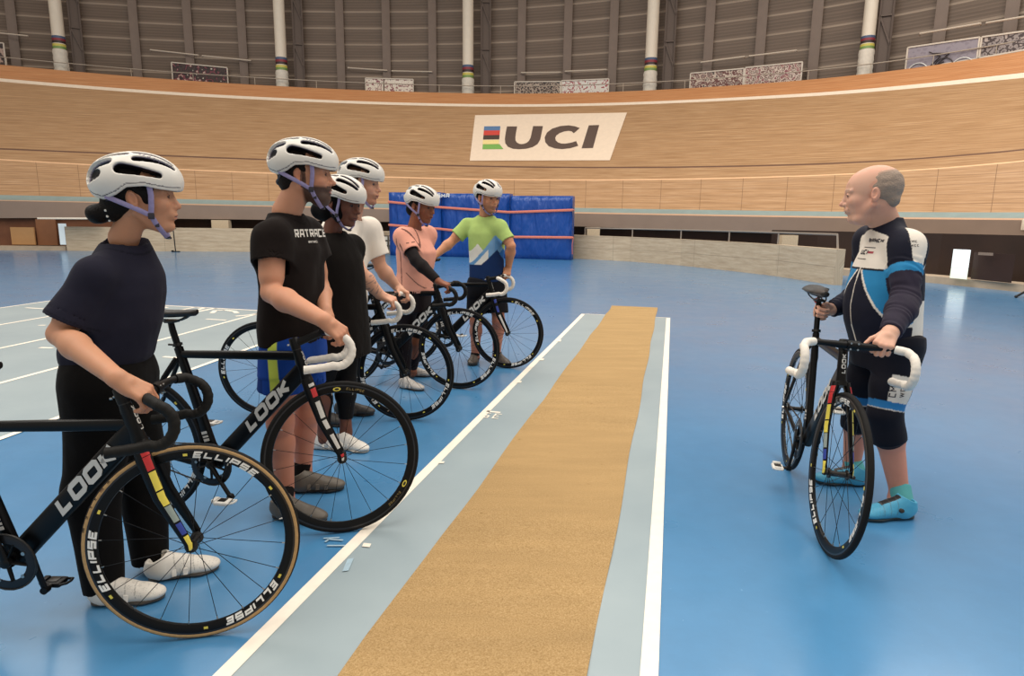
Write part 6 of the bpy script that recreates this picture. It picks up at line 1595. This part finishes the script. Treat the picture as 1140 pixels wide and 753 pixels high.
# ---------------- woman in pink
def woman_pink():
    sk = '8a5238'; root = person_root(458, 425, 'person in a pink short-sleeved top with black arm sleeves and dark leggings')
    F = head_frame(at(469, 230, 5.3), rad(-30), rad(12), 0, 1.08); nk = at(461, 255, 5.32); B = Fr((at(461, 310, 5.32).x, 5.32, 0), rotz(rad(-18)))
    sh = [at(449, 264, 5.17), at(476, 262, 5.5)]; el = [at(463, 290, 5.06), at(470, 291, 5.54)]; wr = [grip(bar_pt(BK['D'], -1, 4), (.85, -.1, -.35), (.35, -.2, .9)), at(472, 314, 5.48)]
    parts = [head_parts(F, .0036, sk, nose=1.1, jaw=1.03, lips='8a4a40', brow='1c100b', blush=.15, neck=nk, neck_r=(.050, .056), lipw=1.2)]
    for i in (0, 1): parts.append(arm_parts(sh[i], el[i], wr[i], dict(fd=(.85, -.1, -.35), bn=(.35, -.2 if i == 0 else .2, .9), thumb=1 if i == 0 else -1, curl=(40, 60, 35), s=.97), .004, sk, .044, .037, .026))
    parts.append(torso_part(B, .8, 1.2, sk)); hp = [B((0, -.085, .78)), B((0, .085, .78))]; kn = [at(450, 372, 5.28), at(467, 368, 5.42)]
    fp = [(ground(449, 432), rad(-30)), (ground(455, 419), rad(-3))]; an = [at(451, 423, 5.28), at(459, 410, 5.5)]
    for i in (0, 1): parts.append(leg_parts(hp[i], kn[i], an[i], (fp[i][0].x+.05, fp[i][0].y, .04), .006, sk, (.08, .055, .036)))
    body(root, 'body', parts); add_eyes(root, F, '1c0f0a')
    def hb(v):
        E = lambda c, r: ell(F(c), np.array(r)*F.s, F.R); v.add(E((-.022, 0, .036), (.099, .083, .092)), 0); v.add(E((-.070, 0, -.035), (.045, .058, .055)), .02); v.cut(E((.080, 0, -.03), (.078, .12, .10)), .008)
        for g in (-1, 1): v.cut(E((-.004, g*.085, -.02), (.030, .022, .042)), .006)
    garment('hair', root, F.o-.2, F.o+.2, .0045, hb, '14100e', M_hair); add_helmet(root, F)
    prof = [(.775, .200, .150, .0), (.84, .195, .145, .0), (.94, .180, .135, .01), (1.04, .180, .148, .02), (1.11, .180, .155, .024), (1.18, .170, .125, .01), (1.235, .14, .095, -.005), (1.275, .09, .075, -.012), (1.30, .06, .06, -.01)]
    def pc(P):
        C = flatcol(P, 'e8a48e'); L = B.inv(P); x, y, z = L[:, 0], L[:, 1], L[:, 2]; ln = lambda d, w=.0045: (np.abs(d) < w)*.85
        C = blend(C, ln(x+.03-.10*(1.2-z)**2)*(y < -.08)*(z < 1.22), '4a302c')
        C = blend(C, ln((x-.02)-(.95-z)*.9)*(y < -.05)*(z < .95)*(z > .82), '4a302c'); C = blend(C, ln(np.hypot(x, y+.13)-.10+.3*(z-1.22))*(z > 1.12)*(y < -.02)*(x > .0), '4a302c')
        return C
    t = garment('cycling_top', root, *bx3(B, (-.3, -.45, .7), (.3, .45, 1.36), .12), .0052, lambda v: tee(v, B, prof, sh, el, (.62, .62), (.070, .068), nk, .066, 41, .006), pc)
    for q, w_ in ((451.5, .022), (457.5, .030)): project_text(t, root, '', .02, at(q, 271.5-(q-451)*.15, 5.1), (.95, .28, .15), (-.1, 0, 1), mat('brown_print', '7a5244', .8), 'sleeve_mark', parts=rect_parts(w_, .008))
    for i in (0, 1):
        S, E, W = A3(sh[i]), A3(el[i]), A3(wr[i])
        def ab(v):
            v.add(cone(S+(E-S)*.5, E, .050, .048), 0); v.add(cone(E, E+(W-E)*.3, .048, .050), .01); v.add(cyl(E+(W-E)*.3, W-(W-E)*.04, .049, .034), .015); v.warp(folds(6+i, .002, (20, 20, 20)))
        garment('arm_sleeve', root, np.minimum(np.minimum(S, E), W)-.08, np.maximum(np.maximum(S, E), W)+.08, .0045, ab, '181213', M_lycra)
    def lb(v):
        v.add(loft(B, [(.62, .155, .125, 0), (.75, .175, .140, -.01), (.82, .16, .125, 0)]), 0)
        for i in (0, 1):
            c = A3(kn[i])+(A3(an[i])-A3(kn[i]))*.3; v.add(cone(hp[i], kn[i], .098, .064), .03); v.add(cone(kn[i], c, .064, .062), .02); v.add(cyl(c, an[i], .062, .043), .02)
    garment('leggings', root, *bx3(B, (-.3, -.3, .02), (.3, .3, .88), .12), .006, lb, '1d1416', M_lycra)
    for g, yw in fp: add_shoe(root, (g.x, g.y, 0), yw, .25, 'b9b2ab', '2c2826', h=.004, straps=2)
    return root
# ---------------- man in the green shirt
def man_green():
    sk = 'c98c68'; root = person_root(538, 402, 'person in lime green shirt with white and blue mountain print, last in the row')
    F = head_frame(at(543, 221, 6.1), rad(-52), rad(8), 0, 1.10); nk = at(541, 239, 6.14); B = Fr((at(542, 310, 6.16).x, 6.16, 0), rotz(rad(-68)))
    sh = [at(521, 251, 6.2), at(557, 253, 6.08)]; el = [at(503, 269, 6.16), at(569, 274, 6.02)]; wr = [grip(bike_pt(BK['E'], (-.16, 0, .985)), (-.7, -.2, -.5), (-.4, -.1, .9)), grip(bar_pt(BK['E'], 1, 4), (-.15, -.6, -.6), (.3, -.6, .7))]
    parts = [head_parts(F, .0036, sk, nose=1.0, jaw=1.08, lips='a8645a', brow='241810', blush=.3, neck=nk, neck_r=(.056, .062), stub='8a6048'),
             arm_parts(sh[0], el[0], wr[0], dict(fd=(-.7, -.2, -.5), bn=(-.4, -.1, .9), thumb=-1 if False else 1, curl=(35, 45, 30), s=1.0), .004, sk, .050, .044, .030),
             arm_parts(sh[1], el[1], wr[1], dict(fd=(-.15, -.6, -.6), bn=(.3, -.6, .7), thumb=-1, curl=(55, 65, 40), s=1.0), .004, sk, .050, .044, .030), torso_part(B, .8, 1.3, sk)]
    hp = [B((0, -.09, .78)), B((0, .09, .78))]; kn = [at(530, 358, 6.14), at(555, 358, 6.12)]; fp = [(ground(528, 408), rad(-95)), (ground(556, 405), rad(-62))]; an = [at(529, 394, 6.16), at(553, 392, 6.16)]
    fp = [(Vector((an[0].x, 6.22, 0)), rad(-98)), (Vector((an[1].x, 6.20, 0)), rad(-60))]
    for i in (0, 1): parts.append(leg_parts(hp[i], kn[i], an[i], (fp[i][0].x, fp[i][0].y-.06, .04), .005, 'c07e66', (.08, .058, .038)))
    body(root, 'body', parts); add_eyes(root, F)
    def hb(v):
        E = lambda c, r: ell(F(c), np.array(r)*F.s, F.R); v.add(E((-.020, 0, .036), (.096, .079, .090)), 0); v.add(E((-.060, 0, -.03), (.040, .050, .045)), .02); v.cut(E((.080, 0, -.03), (.080, .12, .10)), .008)
        for g in (-1, 1): v.cut(E((-.004, g*.085, -.02), (.030, .022, .042)), .006)
    garment('hair', root, F.o-.2, F.o+.2, .0045, hb, '241a14', M_hair); add_helmet(root, F, jaw=1.05)
    prof = [(.80, .170, .118, .0), (.90, .168, .115, .0), (1.02, .168, .115, .0), (1.14, .178, .120, .004), (1.25, .185, .115, .004), (1.32, .165, .10, -.005), (1.37, .115, .082, -.010), (1.40, .07, .07, -.012)]
    def gc(P):
        C = flatcol(P, 'abc474'); L = B.inv(P); y, z = -L[:, 1], L[:, 2]                       # y: towards the wearer's right = picture left
        tri = lambda c, top, sl: (z < top-np.abs(y-c)*sl)
        C = blend(C, tri(.125, 1.155, 1.35)*1.0, 'e9e6da'); C = blend(C, tri(-.03, 1.235, 1.30)*1.0, '6a9fcf'); C = blend(C, (tri(-.03, 1.235, 1.30) & (y > -.03) & (z > 1.03+.3*(y+.03)))*.6, '88aed0')
        C = blend(C, (np.abs((z-1.02)+(y-.06)*1.25) < .05)*(y > .03)*(z > .94)*1.0*(z < 1.14)*1.0, 'ece9df')
        C = blend(C, tri(-.055, 1.10, .95)*1.0, '1f3560'); C = blend(C, (z < .96)*1.0, '1f3560'); C = blend(C, (tri(-.13, 1.115, 1.1) & ~tri(-.055, 1.09, .95))*1.0, '2f6bb5')
        return C
    t = garment('cycling_shirt', root, *bx3(B, (-.3, -.45, .7), (.3, .45, 1.45), .14), .0052, lambda v: tee(v, B, prof, sh, el, (.66, .70), (.062, .070), nk, .070, 51, .006), gc)
    def sb(v):
        v.add(loft(B, [(.66, .170, .12, 0), (.78, .178, .124, 0), (.82, .165, .115, 0)]), 0)
        for i in (0, 1): v.add(cyl(hp[i], A3(hp[i])+(A3(kn[i])-A3(hp[i]))*.78, .095, .098), .03)
        v.warp(folds(61, .005))
    garment('shorts', root, *bx3(B, (-.3, -.3, .4), (.3, .3, .9), .1), .006, sb, '1b1b1f')
    for i in (0, 1):
        a = A3(an[i]); tube_col(root, 'sock', a+[0, 0, .02], a+[0, 0, -.05], .040, .043, '221d1b', M_cloth)
        g, yw = fp[i]; add_shoe(root, (g.x, g.y, 0), yw, .28, '4a423a', '1c1a18', h=.004, straps=3)
    return root
# ---------------- instructor
def instructor():
    sk = 'dbab92'; root = person_root(980, 560, 'balding grey-haired person in navy, white and blue cycling jersey and turquoise shoes, facing the row')
    F = head_frame(at(970, 217, 3.1), rad(154), rad(9), 0, 1.08); nk = at(985, 250, 3.12); B = Fr((1.84, 3.12, 0), rotz(rad(184)))
    sh = [at(969, 268, 3.30), at(1010, 276, 2.95)]; el = [at(958, 330, 3.40), at(1008, 335, 2.85)]; wr = [grip(bike_pt(BK['F'], SC_+st*.125), (-.92, -.2, -.05), (-.1, .85, .3), 1, .022), grip(bar_pt(BK['F'], 1, 2), (-.55, -.55, -.45), (-.1, -.55, .80))]
    parts = [head_parts(F, .0026, sk, nose=1.02, jaw=1.12, chin=1.05, lips='b07468', brow='a58a78', blush=.4, lipw=.62, neck=nk, neck_r=(.062, .068), bald=True, age=1.0),
             arm_parts(sh[0], el[0], wr[0], dict(fd=(-.92, -.2, -.05), bn=(-.1, .85, .3), thumb=1, curl=(70, 70, 40), tdir=(.75, .55, -.3), tcurl=30, s=1.0), .0034, sk, .050, .044, .031),
             arm_parts(sh[1], el[1], wr[1], dict(fd=(-.55, -.55, -.45), bn=(-.1, -.55, .80), thumb=-1, curl=(68, 70, 40), tdir=(.65, .7, -.4), tcurl=25, s=1.02), .0032, sk, .052, .046, .032), torso_part(B, .8, 1.25, sk, ln=.045)]
    hp = [B((0, -.09, .80)), B((0, .09, .80))]; kn = [at(956, 452, 3.27), at(985, 462, 2.98)]; an = [at(948, 518, 3.33), at(1001, 547, 2.96)]
    fp = [heel_toe((967, 541), (906, 534)), heel_toe((1018, 578), (969, 580))]; fp = [(ground(958, 540), rad(172)), (ground(1008, 576), rad(186))]
    for i in (0, 1):
        g, yw = fp[i]; parts.append(leg_parts(hp[i], kn[i], an[i], (g.x+.06*cos(yw), g.y+.06*sin(yw), .04), .004, 'd08f78', (.082, .064, .042)))
    body(root, 'body', parts); add_eyes(root, F, '4a5a66')
    def hb(v):
        E = lambda c, r: ell(F(c), np.array(r)*F.s, F.R); v.add(E((-.030, 0, .030), (.094, .0790, .086)), 0); v.add(E((-.065, 0, -.030), (.036, .052, .040)), .02)
        v.cut(E((.045, 0, .130), (.125, .074, .080)), .02); v.cut(E((.105, 0, -.02), (.085, .12, .12)), .02)
        for g in (-1, 1): v.cut(E((-.006, g*.088, -.02), (.026, .022, .040)), .005)
        v.warp(folds(9, .0018, (90, 90, 90)))
    def hc(P):
        L = F.inv(P); C = flatcol(P, 'a69282'); a = np.sqrt(((L[:, 0]-.045)/.125)**2+(L[:, 1]/.074)**2+((L[:, 2]-.130)/.080)**2)-1; b = np.sqrt(((L[:, 0]-.105)/.085)**2+(L[:, 1]/.12)**2+((L[:, 2]+.02)/.12)**2)-1
        C = blend(C, 1-sm(np.minimum(a, b), .02, .34), sk); return blend(C, (np.sin(L[:, 2]*900+np.sin(L[:, 0]*300)*2) > .3)*.25, '6f5f54')
    garment('hair', root, F.o-.2, F.o+.2, .0035, hb, hc, M_hair)
    prof = [(.755, .175, .140, .0), (.82, .178, .148, .015), (.90, .182, .158, .035), (.98, .184, .160, .045), (1.08, .184, .150, .045), (1.17, .176, .134, .040), (1.24, .148, .114, .040), (1.29, .110, .094, .046), (1.335, .078, .076, .056), (1.37, .066, .066, .062), (1.40, .060, .062, .066)]
    S1, E1, W1 = A3(sh[1]), A3(el[1]), A3(wr[1]); S0, E0, W0 = A3(sh[0]), A3(el[0]), A3(wr[0])
    def jb(v):
        tee(v, B, prof, sh, el, (1.0, 1.0), (.070, .056), A3(nk)+[0, 0, .030], .066, 71, .004, neckdir=(-.35, .1, .93), hollow=False)
        for S, E, W in ((S0, E0, W0), (S1, E1, W1)):
            v.add(cone(E, E+(W-E)*.3, .062, .062), .02); v.add(cyl(E+(W-E)*.3, W-(W-E)*.02, .061, .042), .02)
        def wr_(P):
            o = np.zeros(len(P))
            for S, E, W in ((S1, E1, W1), (S0, E0, W0)):
                for a, b in ((S, E), (E, W)):
                    d = b-a; L = np.linalg.norm(d); t = ((P-a) @ d)/L**2; r = np.linalg.norm(P-a-np.outer(np.clip(t, 0, 1), d), axis=1)
                    o += .0024*np.sin(t*L*120+4*np.sin(P[:, 2]*30+P[:, 0]*38+P[:, 1]*20))*(r < .085)*(t > .25)*(t < 1.02)
            return o
        v.warp(wr_)
    def jc(P):
        L = B.inv(P); x, y, z = L[:, 0], L[:, 1], L[:, 2]                       # x front, y to the wearer's left
        C = flatcol(P, '1b1c2a'); W_ = 'ece2d4'; BL = '2f86b9'
        dS = [((P-s) @ (e-s))/np.dot(e-s, e-s) for s, e in ((S0, E0), (S1, E1))]; rr = [np.linalg.norm(P-s-np.outer(np.clip(t, 0, 1.0), e-s), axis=1) for (s, e), t in zip(((S0, E0), (S1, E1)), dS)]
        rf = [np.linalg.norm(P-a-np.outer(np.clip(((P-a) @ (b-a))/np.dot(b-a, b-a), 0, 1), b-a), axis=1) for a, b in ((E0, W0), (E1, W1))]
        inarm = [((rr[i] < .088) & (np.abs(y) > .150)) | ((rr[i] < .088) & (dS[i] > .40)) | (rf[i] < .078) for i in (0, 1)]
        arm = inarm[0] | inarm[1]; ay = np.abs(y)
        front = x > .02; tors = ~arm
        C = blend(C, (tors & (x > .05) & (z > 1.165) & (z < 1.345-.25*ay) & (ay < .155-.25*np.maximum(z-1.2, 0)))*1.0, W_)
        edge = .018+.68*np.maximum(1.150-z, 0)
        C = blend(C, (tors & (x > .0) & (z < 1.155) & (z > .86) & (ay > edge) )*1.0, BL)
        C = blend(C, (tors & (x > .0) & (z < 1.16) & (z > .86) & (np.abs(ay-edge) < .0055))*1.0, W_); C = blend(C, (tors & front & (np.abs(z-1.160) < .004))*1.0, '14141c')
        C = blend(C, (tors & (x > .03) & (np.abs(y-.002) < .0035) & (z < 1.17))*1.0, W_)
        C = blend(C, (tors & (x < .005) & (x > -.085) & (z < 1.02+.0*x) & (y > 0))*1.0, W_); C = blend(C, (tors & (x < .005) & (x > -.085) & (z < 1.02) & (y < 0))*1.0, W_)
        C = blend(C, (tors & (x < -.045) & (z > 1.20) & (ay > .06) & (z < 1.33))*1.0, W_)
        for i in (0, 1):
            t = dS[i]; m = (rr[i] < .095) & (ay > .125)
            s, e = ((S0, E0), (S1, E1))[i]
            ax = (e-s)/np.linalg.norm(e-s); ux = np.cross(ax, B.d((1, 0, 0))); vx = B.d((1, 0, 0)); q = P-s; ang = np.arctan2(q @ vx, np.abs(q @ ux)+1e-6)
            C = blend(C, (m & (t > -.35) & (t < .40) & (ang > -.55) & (ang < .45))*1.0, W_)
            s2, e2 = ((E0, W0), (E1, W1))[i]; df = np.linalg.norm(P-s2-np.outer(np.clip(((P-s2) @ (e2-s2))/np.dot(e2-s2, e2-s2), 0, 1), e2-s2), axis=1); m = m & (df > .085)
            C = blend(C, (m & (t > .36) & (t < .52))*1.0, BL)
            C = blend(C, (m & (t > .30) & (ang < -1.05) & (ang > -1.30))*1.0, W_)
        C = blend(C, (arm & (dS[1] > .52) & (y > 0))*.45, '3a3040')
        return C
    jy = garment('cycling_jersey', root, *bx3(B, (-.45, -.45, .68), (.45, .45, 1.5), .15), .0046, jb, jc, M_lycra)
    dk = mat('jersey_print_dark', '25202a', .7)
    fr = Vector(B.d((0, 1, 0))); rt = Vector(B.d((.25, 1, 0)))
    project_text(jy, root, 'BIANCHI', .0175, at(963, 269.5, 3.12), rt, (0, 0, 1), dk, 'jersey_lettering', .26, .14, .2)
    project_text(jy, root, 'UCI', .024, at(955, 283, 3.16), rt, (0, 0, 1), dk, 'jersey_lettering', .24, .18, .1)
    project_text(jy, root, '', .02, at(955, 275.5, 3.15), rt, (0, 0, 1), dk, 'jersey_small_print', parts=rect_parts(.085, .0035, 16))
    project_text(jy, root, '', .02, at(953, 288, 3.17), rt, (0, 0, 1), dk, 'jersey_small_print', parts=rect_parts(.075, .0035, 16))
    project_text(jy, root, '', .02, at(961.5, 282, 3.10), rt, (0, 0, 1), mat('jersey_red', 'a8404a', .7), 'jersey_stripe', parts=rect_parts(.034, .010))
    sl = Vector(B.d((.9, .45, 0)))
    project_text(jy, root, 'CMC', .0095, at(1011.5, 270, 2.88), Vector((.97, .22, 0)), (0, 0, 1), dk, 'sleeve_lettering', .2, .3)
    project_text(jy, root, 'WCC', .0095, at(1012, 274.5, 2.88), Vector((.97, .22, 0)), (0, 0, 1), dk, 'sleeve_lettering', .2, .3)
    # bib shorts with knee warmers
    def sb(v):
        v.add(loft(B, [(.68, .165, .13, 0), (.78, .176, .142, .0), (.84, .17, .14, .0)]), 0)
        for i in (0, 1):
            c = A3(kn[i])+(A3(an[i])-A3(kn[i]))*.26; v.add(cone(hp[i], A3(hp[i])+(A3(kn[i])-A3(hp[i]))*.6, .105, .084), .03); v.add(cone(A3(hp[i])+(A3(kn[i])-A3(hp[i]))*.6, kn[i], .084, .075), .03); v.add(cone(kn[i], c, .074, .073), .02); v.add(cyl(kn[i], c+(c-A3(kn[i]))*.3, .074, .072), .02)
        v.warp(folds(81, .003, (14, 14, 14)))
    def sc(P):
        C = flatcol(P, '15151f')
        for i in (0, 1):
            H, K = A3(hp[i]), A3(kn[i]); t = ((P-H) @ (K-H))/np.dot(K-H, K-H); L = B.inv(P); m = np.linalg.norm(P-H-np.outer(np.clip(t, 0, 1), K-H), axis=1) < .13
            near = (L[:, 1] > 0) if i == 1 else (L[:, 1] < 0)
            out_ = (L[:, 1] > .06) if i == 1 else (L[:, 1] < -.06)
            ql = (P-H-np.outer(t, K-H)) @ B.R; an_ = np.arctan2(ql[:, 0], ql[:, 1]*(1 if i else -1)); C = blend(C, (m & near & (t > .80) & (t < .91))*1.0, '2c74ad'); C = blend(C, (m & near & (t > .42) & (t <= .80) & (an_ > -.75) & (an_ < .62))*1.0, 'ddd4c8'); C = blend(C, (m & near & (np.abs(t-.91) < .007))*.8, 'cfc8c0')
        return C
    bs = garment('bib_shorts', root, *bx3(B, (-.35, -.35, .3), (.35, .35, .88), .12), .005, sb, sc, M_lycra)
    project_text(bs, root, 'CMC', .026, at(1007, 447, 2.85), Vector((.10, 0, 1)), Vector((-1, -.1, 0)), dk, 'shorts_lettering', .17, .25)
    project_text(bs, root, 'WCC', .022, at(1016, 447, 2.85), Vector((.10, 0, 1)), Vector((-1, -.1, 0)), dk, 'shorts_lettering', .17, .25)
    for i in (0, 1):
        g, yw = fp[i]; a = A3(an[i]); b = np.array([a[0]*.5+(g.x)*.5, a[1]*.5+g.y*.5, .055])
        tube_col(root, 'sock', a+[0, 0, .03], b, .046, .048, '5aa5a8', M_cloth)
        add_shoe(root, (g.x, g.y, 0), yw, .285, '4aa4c8', '1f2a2e', accent='14161a', dial=True, h=.003)
    return root
PEOPLE = [woman_navy(), man_lettered(), woman_tunic(), man_white(), woman_pink(), man_green(), instructor()]
